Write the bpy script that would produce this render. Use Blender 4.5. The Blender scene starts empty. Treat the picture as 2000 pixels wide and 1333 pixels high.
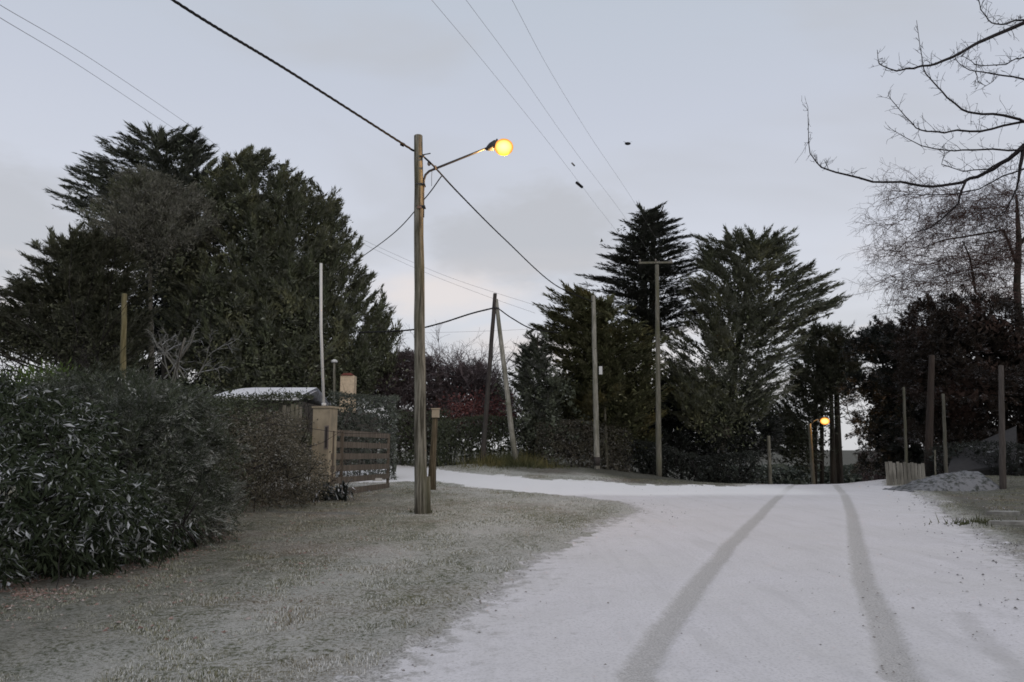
import bpy, math, random
import numpy as np
from mathutils import Vector
R = math.radians
C = bpy.context.scene
col = C.collection
# ------------------------------------------------------------------ camera
F = 1444.4; HOR = 876.0; H = 1.5
PITCH = math.atan((HOR - 666.5) / F)
cam_d = bpy.data.cameras.new('camera'); cam = bpy.data.objects.new('camera', cam_d); col.objects.link(cam)
cam_d.sensor_width = 36.0; cam_d.lens = 26.0; cam_d.clip_start = 0.1; cam_d.clip_end = 8000
cam.location = (0, 0, H); cam.rotation_euler = (math.pi/2 + PITCH, 0, 0)
C.camera = cam
C.render.engine = 'CYCLES'
C.cycles.filter_width = 1.7
C.view_settings.view_transform = 'Standard'; C.view_settings.look = 'None'
C.view_settings.exposure = 0.0; C.view_settings.gamma = 1.0; C.view_settings.use_curve_mapping = False
SUN_EL, SUN_AZ = R(28), R(150)          # azimuth measured from +Y towards +X
# ------------------------------------------------------------------ world
w = bpy.data.worlds.new('World'); C.world = w; w.use_nodes = True
nt = w.node_tree; nt.nodes.clear()
def N(t, kind, **kw):
    n = t.nodes.new(kind)
    for k, v in kw.items(): setattr(n, k, v)
    return n
def ramp(t, fac, stops, interp='LINEAR'):
    n = N(t, 'ShaderNodeValToRGB'); n.color_ramp.interpolation = interp
    e = n.color_ramp.elements
    while len(e) < len(stops): e.new(0.5)
    for i, (p, c) in enumerate(stops):
        e[i].position = p; e[i].color = (*c, 1) if len(c) == 3 else c
    t.links.new(fac, n.inputs[0]); return n.outputs[0]
def math_(t, op, a, b=None, c=None, clamp=False):
    n = N(t, 'ShaderNodeMath', operation=op); n.use_clamp = clamp
    for i, v in enumerate((a, b, c)):
        if v is None: continue
        if isinstance(v, (int, float)): n.inputs[i].default_value = v
        else: t.links.new(v, n.inputs[i])
    return n.outputs[0]
def mix(t, f, a, b, blend='MIX'):
    n = N(t, 'ShaderNodeMix', data_type='RGBA', blend_type=blend)
    for i, v in ((0, f), (6, a), (7, b)):
        if isinstance(v, (int, float)): n.inputs[i].default_value = v
        elif isinstance(v, tuple): n.inputs[i].default_value = (*v, 1)
        else: t.links.new(v, n.inputs[i])
    return n.outputs[2]
def noise(t, vec, scale, detail=3, rough=0.55, dist=0.0):
    n = N(t, 'ShaderNodeTexNoise'); n.inputs['Scale'].default_value = scale
    n.inputs['Detail'].default_value = detail; n.inputs['Roughness'].default_value = rough
    n.inputs['Distortion'].default_value = dist
    if vec is not None: t.links.new(vec, n.inputs['Vector'])
    return n.outputs['Fac']
def vmap(t, vec, loc=(0,0,0), scale=(1,1,1), rot=(0,0,0)):
    n = N(t, 'ShaderNodeMapping'); t.links.new(vec, n.inputs[0])
    n.inputs[1].default_value = loc; n.inputs[2].default_value = rot; n.inputs[3].default_value = scale
    return n.outputs[0]
tc = N(nt, 'ShaderNodeTexCoord').outputs['Generated']
sep = N(nt, 'ShaderNodeSeparateXYZ'); nt.links.new(tc, sep.inputs[0])
base = ramp(nt, sep.outputs[2], [(0.0, (.67,.67,.69)), (0.10, (.70,.71,.745)), (0.26, (.655,.68,.755)), (0.42, (.575,.61,.70)), (0.56, (.52,.57,.65)), (0.8, (.56,.59,.64)), (1.0, (.60,.62,.66))])
cl = noise(nt, vmap(nt, tc, loc=(3.1, .4, 1.9), scale=(1.0, 1.0, 2.6)), 2.1, 4, .5, .4)
clm = ramp(nt, cl, [(0.44, (0,0,0)), (0.66, (1,1,1))], 'EASE')
clm = math_(nt, 'MULTIPLY', clm, .55)
def bank(cx, cy, cz, sx, sz, k):
    v = N(nt, 'ShaderNodeVectorMath', operation='LENGTH')
    nt.links.new(vmap(nt, tc, loc=(-cx/sx, -cy/.6, -cz/sz), scale=(1/sx, 1/.6, 1/sz)), v.inputs[0])
    d = math_(nt, 'ADD', v.outputs['Value'], math_(nt, 'MULTIPLY', math_(nt, 'SUBTRACT', noise(nt, vmap(nt, tc, loc=(cx, 2, 1), scale=(1, 1, 2.2)), 5, 5, .6), .5), 1.6))
    return math_(nt, 'MULTIPLY', ramp(nt, d, [(.35, (1,1,1)), (.98, (0,0,0))], 'EASE'), k)
b1 = bank(.02, .955, .275, .20, .085, .85); b2 = bank(-.60, .76, .26, .20, .10, .8); b3 = bank(.9, .3, .30, .35, .12, .6)
cf = math_(nt, 'MAXIMUM', math_(nt, 'MAXIMUM', b1, b2), math_(nt, 'MAXIMUM', b3, clm))
skyc = mix(nt, cf, base, (.515,.525,.555))
cl2 = noise(nt, vmap(nt, tc, loc=(.7, 1.3, .2), scale=(1.0, 1.0, 4.0)), 2.6, 4, .55, .3)
pk = math_(nt, 'MULTIPLY', ramp(nt, cl2, [(0.44, (0,0,0)), (0.62, (1,1,1))]), ramp(nt, sep.outputs[2], [(0.03, (0,0,0)), (0.15, (.8,.8,.8)), (0.27, (0,0,0))]))
skyc = mix(nt, pk, skyc, (.80,.72,.68))
skyc = mix(nt, bank(-.09, .97, .205, .16, .045, .7), skyc, (.84,.76,.72))
st = N(nt, 'ShaderNodeTexSky', sky_type='NISHITA'); st.sun_disc = False
st.sun_elevation = SUN_EL; st.sun_rotation = SUN_AZ
bg0 = N(nt, 'ShaderNodeBackground'); nt.links.new(st.outputs[0], bg0.inputs[0]); bg0.inputs[1].default_value = 0.006
bg1 = N(nt, 'ShaderNodeBackground'); nt.links.new(skyc, bg1.inputs[0]); bg1.inputs[1].default_value = 0.97
ad = N(nt, 'ShaderNodeAddShader'); nt.links.new(bg0.outputs[0], ad.inputs[0]); nt.links.new(bg1.outputs[0], ad.inputs[1])
wo = N(nt, 'ShaderNodeOutputWorld'); nt.links.new(ad.outputs[0], wo.inputs[0])
sd_ = bpy.data.lights.new('sun', 'SUN'); sd_.energy = 0.55; sd_.angle = R(40); sd_.color = (1, .86, .70)
sun = bpy.data.objects.new('sun', sd_); col.objects.link(sun)
sv = Vector((math.sin(SUN_AZ)*math.cos(SUN_EL), math.cos(SUN_AZ)*math.cos(SUN_EL), math.sin(SUN_EL)))
sun.rotation_euler = sv.to_track_quat('Z', 'Y').to_euler()

# ------------------------------------------------------------------ helpers
def S(a, b, v):
    t = np.clip((np.asarray(v, float) - a) / (b - a), 0, 1); return t*t*(3 - 2*t)
def P(px, py, Y):                       # point of the photograph at world depth Y
    x = (px - 1000) / F; v = (666.5 - py) / F
    dy = math.cos(PITCH) - v*math.sin(PITCH); dz = math.sin(PITCH) + v*math.cos(PITCH)
    k = Y / dy
    return Vector((x*k, Y, H + dz*k))
def G(px, py):                          # point of the flat ground
    a = P(px, py, 1.0) - Vector((0, 0, H)); k = H / -a.z
    return Vector((a.x*k, a.y*k, 0))
def fall(y, y0):
    d = np.clip(y - y0, 0, None); q = np.where(d < 9, .004*d*d, .004*81 + .072*(d - 9))
    return np.where(q > 6, 6 + 3*(1 - np.exp(-(q - 6)/6)), q)
def zt(x, y):
    x = np.asarray(x, float); y = np.asarray(y, float)
    ww = S(7, 11, x)
    z = .50*S(27, 41, y)*(1 - S(3, 9, x)) - ww*fall(y, 29) - (1 - ww)*fall(y, 62)
    z = z + .35*S(15.5, 20, x)*S(12, 22, y)*(1-S(30,60,y)) + .25*np.exp(-((x+1.0)**2/5 + (y-39)**2/3))
    z = z + .10*S(-5, -8, x)*S(5, 10, y)
    return z + .012*np.sin(x*1.3 + .7*y)*np.sin(y*.9 - .4*x) + .05*np.sin(x*.31+1)*np.sin(y*.23)*S(8, 20, np.hypot(x, y))*.6
def ztf(x, y): return float(zt(x, y))

def tag(o, label=None, cat=None, group=None, kind=None):
    for k, v in (('label', label), ('category', cat), ('group', group), ('kind', kind)):
        if v: o[k] = v
    return o
def empty(name, loc, label, cat, group=None):
    o = bpy.data.objects.new(name, None); col.objects.link(o); o.location = loc; o.empty_display_size = .2
    return tag(o, label, cat, group)
def link(name, me, mat, parent=None):
    o = bpy.data.objects.new(name, me); col.objects.link(o)
    if mat and not me.materials: me.materials.append(mat)
    if parent is not None:
        o.parent = parent; o.matrix_parent_inverse = parent.matrix_basis.inverted()
    return o
def raw_mesh(name, V, nper, mat, parent=None, attrs=None):
    """V: (n*nper,3) unshared polygons"""
    V = np.ascontiguousarray(V, np.float32); nv = len(V); nf = nv//nper
    me = bpy.data.meshes.new(name)
    me.vertices.add(nv); me.vertices.foreach_set('co', V.ravel())
    me.loops.add(nv); me.loops.foreach_set('vertex_index', np.arange(nv, dtype=np.int32))
    me.polygons.add(nf); me.polygons.foreach_set('loop_start', np.arange(0, nv, nper, dtype=np.int32))
    rng = np.random.default_rng(nf)
    a = me.attributes.new('rnd', 'FLOAT', 'FACE'); a.data.foreach_set('value', rng.random(nf).astype(np.float32))
    if attrs:
        for k, v in attrs.items():
            a = me.attributes.new(k, 'FLOAT', 'FACE'); a.data.foreach_set('value', v.astype(np.float32))
    me.update(calc_edges=True)
    return link(name, me, mat, parent)
def nrm(a): return a / np.maximum(np.linalg.norm(a, axis=-1, keepdims=True), 1e-9)

class MB:
    def __init__(s): s.v = []; s.f = []; s.sm = []
    def box(s, c, size, rot=None, taper=1.0):
        c = Vector(c); hx, hy, hz = [q/2 for q in size]; b = len(s.v)
        for z, k in ((-hz, 1), (hz, taper)):
            for x, y in ((-hx, -hy), (hx, -hy), (hx, hy), (-hx, hy)):
                v = Vector((x*k, y*k, z))
                if rot: v = rot @ v
                s.v.append(tuple(c + v))
        for q in ((0,3,2,1), (4,5,6,7), (0,1,5,4), (1,2,6,5), (2,3,7,6), (3,0,4,7)):
            s.f.append([b + i for i in q]); s.sm.append(False)
        return s
    def tube(s, pts, rads, n=10, cap=True):
        pts = [Vector(p) for p in pts]
        if isinstance(rads, (int, float)): rads = [rads]*len(pts)
        b = len(s.v); up = None
        for i, p in enumerate(pts):
            d = (pts[min(i+1, len(pts)-1)] - pts[max(i-1, 0)]).normalized()
            if up is None: up = Vector((1, 0, 0)) if abs(d.x) < .8 else Vector((0, 1, 0))
            a = (up - d*up.dot(d)).normalized(); up = a; e = d.cross(a)
            for k in range(n):
                t = 2*math.pi*k/n; s.v.append(tuple(p + (a*math.cos(t) + e*math.sin(t))*rads[i]))
        for i in range(len(pts)-1):
            for k in range(n):
                k2 = (k+1) % n
                s.f.append([b+i*n+k, b+i*n+k2, b+(i+1)*n+k2, b+(i+1)*n+k]); s.sm.append(True)
        if cap:
            s.f.append([b+k for k in range(n)][::-1]); s.sm.append(False)
            s.f.append([b+(len(pts)-1)*n+k for k in range(n)]); s.sm.append(False)
        return s
    def ball(s, c, r, n=10, m=7, sc=(1,1,1)):
        c = Vector(c); b = len(s.v)
        for i in range(m+1):
            t = math.pi*i/m
            for k in range(n):
                a = 2*math.pi*k/n
                s.v.append((c.x + r*sc[0]*math.sin(t)*math.cos(a), c.y + r*sc[1]*math.sin(t)*math.sin(a), c.z + r*sc[2]*math.cos(t)))
        for i in range(m):
            for k in range(n):
                k2 = (k+1) % n
                s.f.append([b+i*n+k, b+(i+1)*n+k, b+(i+1)*n+k2, b+i*n+k2]); s.sm.append(True)
        return s
    def quad(s, *p):
        b = len(s.v); s.v += [tuple(q) for q in p]; s.f.append(list(range(b, b+len(p)))); s.sm.append(False); return s
    def build(s, name, mat, parent=None):
        me = bpy.data.meshes.new(name); me.from_pydata(s.v, [], s.f)
        me.polygons.foreach_set('use_smooth', s.sm); me.update()
        return link(name, me, mat, parent)

# ------------------------------------------------------------------ materials
def newmat(name):
    m = bpy.data.materials.new(name); m.use_nodes = True; t = m.node_tree; t.nodes.clear()
    b = N(t, 'ShaderNodeBsdfPrincipled'); o = N(t, 'ShaderNodeOutputMaterial'); t.links.new(b.outputs[0], o.inputs[0])
    b.inputs['Specular IOR Level'].default_value = .25
    return m, t, b
def setc(t, b, c, rough=.85):
    if isinstance(c, tuple): b.inputs['Base Color'].default_value = (*c, 1)
    else: t.links.new(c, b.inputs['Base Color'])
    b.inputs['Roughness'].default_value = rough
def bump(t, b, h, strength, dist=.02):
    n = N(t, 'ShaderNodeBump'); n.inputs['Strength'].default_value = strength; n.inputs['Distance'].default_value = dist
    t.links.new(h, n.inputs['Height']); t.links.new(n.outputs[0], b.inputs['Normal'])
def pos(t): return N(t, 'ShaderNodeNewGeometry').outputs['Position']
def foliage(name, c1, c2, c3=None, frost=.3, fc=(.50,.51,.54), clump=.5):
    m, t, b = newmat(name); p = pos(t)
    at = N(t, 'ShaderNodeAttribute', attribute_name='rnd').outputs['Fac']
    n1 = noise(t, p, clump, 3)
    k = math_(t, 'ADD', math_(t, 'MULTIPLY', at, .38), math_(t, 'MULTIPLY', ramp(t, n1, [(.35, (0,0,0)), (.65, (1,1,1))]), .5), clamp=True)
    c = mix(t, k, c1, c2)
    if c3: c = mix(t, ramp(t, noise(t, vmap(t, p, loc=(9,4,2)), clump*.8, 3), [(.52, (0,0,0)), (.66, (1,1,1))]), c, c3)
    g = N(t, 'ShaderNodeNewGeometry'); s = N(t, 'ShaderNodeSeparateXYZ'); t.links.new(g.outputs['True Normal'], s.inputs[0])
    az = math_(t, 'ABSOLUTE', s.outputs[2])
    n2 = noise(t, p, 2.3, 3, .6)
    at2 = math_(t, 'FRACT', math_(t, 'MULTIPLY', at, 7.31))
    v = math_(t, 'ADD', math_(t, 'ADD', math_(t, 'MULTIPLY', az, .45), math_(t, 'MULTIPLY', n2, .85)), math_(t, 'MULTIPLY', at2, .22))
    fr = ramp(t, v, [(1.0 - frost*.55, (0,0,0)), (min(1.0, 1.22 - frost*.55), (1,1,1))])
    c = mix(t, math_(t, 'MULTIPLY', fr, min(1, .35 + frost)), c, fc)
    setc(t, b, c, .75); b.inputs['Specular IOR Level'].default_value = .12
    return m
def wood(name, c1, c2, c3, zs=.7, sc=26, bs=.6):
    m, t, b = newmat(name); p = pos(t)
    n1 = noise(t, vmap(t, p, scale=(1, 1, .06)), sc, 5, .65)
    n2 = noise(t, vmap(t, p, scale=(1, 1, .35)), 2.4, 4, .6)
    c = mix(t, ramp(t, n1, [(.40, (0,0,0)), (.60, (1,1,1))]), c1, c2)
    c = mix(t, ramp(t, n2, [(.45, (0,0,0)), (.68, (1,1,1))]), c, c3)
    setc(t, b, c, .9); bump(t, b, n1, bs, .03); return m
def plain(name, c, rough=.6, metal=0.0, var=.25, sc=8):
    m, t, b = newmat(name); n = noise(t, pos(t), sc, 4)
    cc = mix(t, ramp(t, n, [(.35, (0,0,0)), (.7, (1,1,1))]), c, tuple(q*(1-var) for q in c))
    setc(t, b, cc, rough); b.inputs['Metallic'].default_value = metal; bump(t, b, n, .15, .01); return m
def emit(name, c, s_):
    m, t, b = newmat(name); b.inputs['Base Color'].default_value = (.02, .01, .0, 1); b.inputs['Specular IOR Level'].default_value = 0
    lw = N(t, 'ShaderNodeLayerWeight'); lw.inputs[0].default_value = .5
    k = math_(t, 'POWER', math_(t, 'SUBTRACT', 1.0, lw.outputs['Facing']), 1.5)
    t.links.new(mix(t, k, (1, .27, .02), (1, .66, .20)), b.inputs['Emission Color'])
    t.links.new(math_(t, 'ADD', math_(t, 'MULTIPLY', k, s_), .85), b.inputs['Emission Strength']); return m
M_pole = wood('weathered_pole', (.055,.05,.038), (.25,.235,.195), (.10,.098,.062), sc=18)
M_pole_pale = wood('pale_pole', (.17,.165,.14), (.36,.35,.31), (.15,.148,.115))
M_pole_mid = wood('grey_pole', (.09,.087,.068), (.21,.20,.17), (.12,.12,.08))
M_pole_shade = wood('shaded_pole', (.07,.068,.055), (.13,.125,.105), (.08,.08,.055))  # grey wood darkened to carry the shade over the right-hand posts
M_pole_dark = wood('dark_pole', (.035,.03,.03), (.075,.065,.06), (.05,.05,.045))
M_pole_yel = wood('yellow_pole', (.12,.105,.05), (.24,.21,.12), (.10,.09,.05))
M_slat = wood('gate_wood', (.08,.065,.053), (.17,.145,.12), (.10,.085,.07), sc=14)
M_plank = wood('plank_wood', (.17,.165,.145), (.32,.31,.28), (.13,.125,.11), sc=16)
M_cable = plain('cable_black', (.012,.012,.014), .6)
M_wire = plain('wire_grey', (.26,.26,.28), .5)
M_metal = plain('galvanised', (.07,.07,.075), .5, .5)
M_white = plain('white_paint', (.62,.63,.64), .5, 0, .1)
M_porc = plain('porcelain', (.25,.22,.2), .3)
M_bark = wood('bark', (.028,.024,.020), (.075,.066,.055), (.045,.045,.036), sc=12, bs=.9)
M_bark_grey = wood('bark_grey', (.09,.085,.075), (.19,.18,.165), (.11,.11,.09), sc=12)
M_twig = plain('dark_twigs', (.022,.018,.020), .8)
M_twig_red = plain('red_brown_twigs', (.085,.052,.046), .8)
M_twig_purple = foliage('purple_twigs', (.070,.056,.058), (.18,.145,.152), None, .25, (.36,.33,.35))
M_lamp = emit('sodium_bowl', (1, .58, .16), 2.2)
M_lamp_far = emit('sodium_bowl_far', (1, .55, .15), 1.6)

# ------------------------------------------------------------------ ground and road as ONE grid, split at the ragged road edge
def poly_sd(x, y, poly):
    """signed distance, + inside"""
    poly = np.array(poly, float); n = len(poly); d = np.full(x.shape, 1e9); ins = np.zeros(x.shape, bool)
    for i in range(n):
        a = poly[i]; b = poly[(i+1) % n]; e = b - a; L = e@e
        t = np.clip(((x-a[0])*e[0] + (y-a[1])*e[1])/L, 0, 1)
        d = np.minimum(d, np.hypot(x - a[0] - t*e[0], y - a[1] - t*e[1]))
        c = ((a[1] > y) != (b[1] > y))
        with np.errstate(divide='ignore', invalid='ignore'):
            xi = (b[0]-a[0])*(y-a[1])/(b[1]-a[1]) + a[0]
        ins ^= c & (x < xi)
    return np.where(ins, d, -d)
def line_d(x, y, pts):
    d = np.full(x.shape, 1e9); pts = np.array(pts, float)
    for a, b in zip(pts[:-1], pts[1:]):
        e = b - a; t = np.clip(((x-a[0])*e[0] + (y-a[1])*e[1])/(e@e), 0, 1)
        d = np.minimum(d, np.hypot(x - a[0] - t*e[0], y - a[1] - t*e[1]))
    return d
def g2(l): return [tuple(G(*q)[:2]) for q in l]
ROAD = [(-3.6, -12), (-1.9, 2)] + g2([(700,1333),(780,1278),(840,1236),(900,1196),(960,1150),(1000,1118),(1045,1088),(1110,1052),(1180,1022),(1240,995),(1215,980),(1120,970),(1000,960),(910,952),(862,946)]) + \
    [(-9, 30.5), (-26, 31), (-26, 39), (-9.5, 38)] + g2([(800,930),(900,937),(1000,943),(1150,948),(1300,951),(1440,949),(1478,941)]) + \
    [(16, 44), (26.5, 62), (60, 120), (66, 118), (34, 60), (22.5, 43)] + g2([(1728,942),(1800,966),(1850,1000),(1920,1042),(2000,1090),(2120,1160)]) + [(4.6, 3), (4.2, -12)]
TR_L = [(1.6, -8), (.95, 2.2)] + g2([(1241,1320),(1300,1225),(1338,1174),(1376,1124),(1420,1070),(1464,1026),(1506,984),(1541,952)]) + [(12.8, 34), (24, 55)]
TR_R = [(3.4, -8), (2.75, 2.2)] + g2([(1757,1323),(1737,1250),(1716,1197),(1688,1138),(1674,1068),(1664,1005),(1650,970),(1632,945)]) + [(15.2, 34), (26, 55)]
def graded(a, b, s0, g, lim):
    out = [a]; s = s0
    while out[-1] < b: out.append(out[-1] + s); s = min(s*g, lim)
    return out
def vnoise(x, y, s, seed):
    rg = np.random.default_rng(seed); T = rg.random((256, 256))
    x = x/s; y = y/s; xi = np.floor(x).astype(int); yi = np.floor(y).astype(int); fx = x - xi; fy = y - yi
    fx = fx*fx*(3-2*fx); fy = fy*fy*(3-2*fy)
    g = lambda i, j: T[(xi+i) % 256, (yi+j) % 256]
    return (g(0,0)*(1-fx) + g(1,0)*fx)*(1-fy) + (g(0,1)*(1-fx) + g(1,1)*fx)*fy
ys = graded(2.4, 46, .032, 1.0068, .16) 
ys = [-900, -300, -100, -40, -15, -5, 0, 1.2, 2] + ys + graded(46.3, 4000, .8, 1.16, 900)
half = graded(0.0, 15, .055, 1.0045, .16)
half += graded(15.3, 3500, .5, 1.17, 900)
xs = np.array(sorted([-q for q in half[1:]] + half)) + 1.0
ys = np.array(ys)
X, Y = np.meshgrid(xs, ys)
SD = poly_sd(X, Y, ROAD)
rag = (vnoise(X, Y, 1.3, 1) - .5)*.7 + (vnoise(X, Y, .4, 2) - .5)*.45 + (vnoise(X, Y, .13, 3) - .5)*.42
SDR = SD + rag*np.clip(np.hypot(X, Y)/14, .4, 1.0)
SHL = np.clip(S(3.0, 9, X)*S(0, 1, X), 0, 1)
TL = np.minimum(line_d(X, Y, TR_L), line_d(X, Y, TR_R))
# a fainter older print on the right
OLD = line_d(X, Y, g2([(1880,1200),(1905,1230),(1940,1265),(1975,1300),(2010,1340)]))
Z = zt(X, Y)
near = np.hypot(X, Y) < 45
bumpy = ((vnoise(X, Y, .5, 5) - .5)*.05 + (vnoise(X, Y, .13, 6) - .5)*.035)
Z = Z + near*np.where(SD < 0, bumpy + .02, (vnoise(X, Y, .7, 7) - .5)*.03 + (vnoise(X, Y, .16, 8) - .5)*.012 + (vnoise(X, Y, .06, 12)-.5)*.004)
Z = Z - near*.016*(1 - S(.09, .16, TL))
nx, ny = len(xs), len(ys)
V = np.stack([X, Y, Z], -1).reshape(-1, 3).astype(np.float32)
idx = np.arange(nx*ny).reshape(ny, nx)
Q = np.stack([idx[:-1, :-1], idx[:-1, 1:], idx[1:, 1:], idx[1:, :-1]], -1).reshape(-1, 4)
fsd = (SDR[:-1, :-1] + SDR[1:, 1:] + SDR[:-1, 1:] + SDR[1:, :-1]).reshape(-1)/4
DITCH = np.zeros(X.shape)
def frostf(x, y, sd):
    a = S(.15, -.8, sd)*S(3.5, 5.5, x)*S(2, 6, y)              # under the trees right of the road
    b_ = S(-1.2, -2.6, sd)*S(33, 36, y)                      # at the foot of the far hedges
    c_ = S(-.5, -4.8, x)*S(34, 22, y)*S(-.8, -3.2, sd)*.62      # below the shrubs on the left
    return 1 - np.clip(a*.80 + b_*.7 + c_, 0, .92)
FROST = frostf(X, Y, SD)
FRESH = S(23.5, 25.5, Y)*(1 - S(9, 12, X))
def grid_obj(name, q, mat):
    used, inv = np.unique(q, return_inverse=True); q = inv.reshape(-1, 4)
    me = bpy.data.meshes.new(name); me.vertices.add(len(used)); me.vertices.foreach_set('co', V[used].ravel())
    me.loops.add(len(q)*4); me.loops.foreach_set('vertex_index', q.ravel().astype(np.int32))
    me.polygons.add(len(q)); me.polygons.foreach_set('loop_start', np.arange(0, len(q)*4, 4, dtype=np.int32))
    me.polygons.foreach_set('use_smooth', np.ones(len(q), bool))
    for k, a in (('sd', SD), ('track', TL), ('old', OLD), ('frost', FROST), ('fresh', FRESH)):
        at = me.attributes.new(k, 'FLOAT', 'POINT'); at.data.foreach_set('value', a.ravel()[used].astype(np.float32))
    me.update(calc_edges=True); o = link(name, me, mat); o['kind'] = 'structure'; return o
def attr(t, n): return N(t, 'ShaderNodeAttribute', attribute_name=n).outputs['Fac']
# snowy road
M_road, t, b = newmat('snowy_road'); p = pos(t); sd = attr(t, 'sd'); tr = attr(t, 'track')
nf = noise(t, p, 38, 4, .7); nm = noise(t, p, 5, 5, .65); nl = noise(t, p, .55, 4, .6); nh = noise(t, p, 130, 3, .7)
snow = mix(t, ramp(t, nl, [(.35, (0,0,0)), (.68, (1,1,1))]), (.685,.675,.715), (.63,.622,.64))
snow = mix(t, ramp(t, nf, [(.35, (1,1,1)), (.52, (0,0,0))]), snow, (.52,.515,.535))
gravel = mix(t, nh, (.20,.195,.19), (.45,.44,.43))
gr = math_(t, 'ADD', math_(t, 'MULTIPLY', nm, .6), math_(t, 'MULTIPLY', nf, .4))
edge = ramp(t, math_(t, 'MULTIPLY', sd, .6), [(0.0, (.19,.19,.19)), (.16, (.10,.10,.10)), (.30, (.055,.055,.055)), (.6, (.03,.03,.03)), (1.0, (0,0,0))])
lng = noise(t, vmap(t, p, rot=(0,0,R(-28)), scale=(2.2,.16,1)), 1.6, 5, .65)
snow = mix(t, math_(t, 'MULTIPLY', ramp(t, lng, [(.50, (0,0,0)), (.70, (1,1,1))]), .45), snow, (.50,.495,.51))
thr = math_(t, 'ADD', gr, edge)
spk = ramp(t, thr, [(.60, (0,0,0)), (.66, (1,1,1))])
c = mix(t, math_(t, 'MULTIPLY', spk, math_(t, 'ADD', .45, math_(t, 'MULTIPLY', edge, 2.2))), snow, mix(t, math_(t, 'MULTIPLY', edge, 4.0), gravel, mix(t, ramp(t, noise(t, p, 30, 4, .8), [(.42, (0,0,0)), (.56, (1,1,1))]), (.07,.07,.05), (.46,.455,.45))))
tn = math_(t, 'ADD', tr, math_(t, 'MULTIPLY', math_(t, 'SUBTRACT', noise(t, p, 16, 5, .8), .5), .20))
tk = ramp(t, tn, [(.085, (1,1,1)), (.16, (0,0,0))])
trk = mix(t, ramp(t, noise(t, p, 60, 5, .8), [(.40, (0,0,0)), (.60, (1,1,1))]), (.27,.265,.26), (.55,.54,.535))
c = mix(t, math_(t, 'MULTIPLY', tk, .78), c, trk)
ol = math_(t, 'MULTIPLY', ramp(t, math_(t, 'ADD', attr(t, 'old'), math_(t, 'MULTIPLY', noise(t, p, 9, 3), .2)), [(.14, (1,1,1)), (.24, (0,0,0))]), .3)
c = mix(t, ol, c, gravel)
c = mix(t, math_(t, 'MULTIPLY', attr(t, 'fresh'), .8), c, (.88,.88,.90))
setc(t, b, c, .9); bump(t, b, math_(t, 'ADD', nf, math_(t, 'MULTIPLY', nm, 1.5)), .5, .012)
# frosted grass ground
M_ground, t, b = newmat('frosted_ground'); p = pos(t); sd = attr(t, 'sd')
ps = vmap(t, p, rot=(0,0,R(-28)), scale=(1,.45,1))
nl = noise(t, ps, .55, 4, .6); nm = noise(t, p, 4.5, 5, .7); nf = noise(t, p, 26, 5, .8); nb = noise(t, vmap(t, p, loc=(5,5,0)), .35, 4, .6)
g1 = mix(t, ramp(t, nm, [(.35, (0,0,0)), (.65, (1,1,1))]), (.085,.10,.05), (.22,.215,.135))
g1 = mix(t, ramp(t, nb, [(.50, (0,0,0)), (.66, (1,1,1))]), g1, (.21,.165,.12))
nw = noise(t, p, 75, 3, .8)
nfc = math_(t, 'ADD', math_(t, 'MULTIPLY', math_(t, 'SUBTRACT', nf, .5), 2.6), .5)
fr = math_(t, 'ADD', math_(t, 'ADD', math_(t, 'MULTIPLY', nl, .45), math_(t, 'MULTIPLY', nfc, .50)), math_(t, 'MULTIPLY', nm, .32))
fr = math_(t, 'ADD', fr, ramp(t, math_(t, 'ABSOLUTE', math_(t, 'ADD', sd, 1.7)), [(0, (.10,.10,.10)), (1.5, (0,0,0))]))
g1 = mix(t, math_(t, 'MULTIPLY', ramp(t, noise(t, vmap(t, p, loc=(1,7,0)), .8, 4, .6), [(.5, (0,0,0)), (.65, (1,1,1))]), .6), g1, (.07,.095,.04))
fr = math_(t, 'ADD', fr, ramp(t, math_(t, 'MULTIPLY', sd, -1.0), [(0.0, (.09,.09,.09)), (.35, (.04,.04,.04)), (.8, (0,0,0))]))
frm = ramp(t, fr, [(.54, (0,0,0)), (.73, (1,1,1))])
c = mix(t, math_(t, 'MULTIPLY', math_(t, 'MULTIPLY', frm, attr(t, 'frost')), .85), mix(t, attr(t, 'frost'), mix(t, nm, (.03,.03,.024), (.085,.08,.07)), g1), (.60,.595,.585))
c = mix(t, ramp(t, nw, [(.38, (.55,.55,.55)), (.52, (0,0,0))]), c, (.08,.085,.06))
setc(t, b, c, .95); bump(t, b, math_(t, 'ADD', nf, nm), .9, .04)
grid_obj('snowy_road', Q[fsd >= 0], M_road)
grid_obj('frosted_ground', Q[fsd < 0], M_ground)

# ------------------------------------------------------------------ grass blades, leaves and stones lying on the ground
def blades(rng, n, ymin, ymax, keep, h, wd, fn=1.6):
    d = ymin*(ymax/ymin)**rng.random(n)
    s = rng.uniform(-.98, 1.0, n); x = s*(d*.74 + .6); y = d
    m = keep(x, y); return x[m], y[m]
rng = np.random.default_rng(11)
def sdv(x, y): return poly_sd(x, y, ROAD)
def gz(x, y): return zt(x, y) + .02
x, y = blades(rng, 760000, 3.2, 36, lambda x, y: (sdv(x, y) < -.03 + .0*x) , 0, 0)
sdb = sdv(x, y)
kp = (rng.random(len(x)) < np.clip(.25 + -sdb*1.2, 0, 1)) & ~((x < -7.5) & (y < 20)) & (y > 3.0) & ~((x > 0) & (y > 34)) & (vnoise(x, y, .6, 21) + .6*vnoise(x, y, .2, 22) > .28)
x, y = x[kp], y[kp]; n = len(x)
hgt = rng.uniform(.010, .026, n)*(1 + .8*vnoise(x, y, .5, 4)) * np.clip(.75 + y*.02, .75, 1.4)
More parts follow.
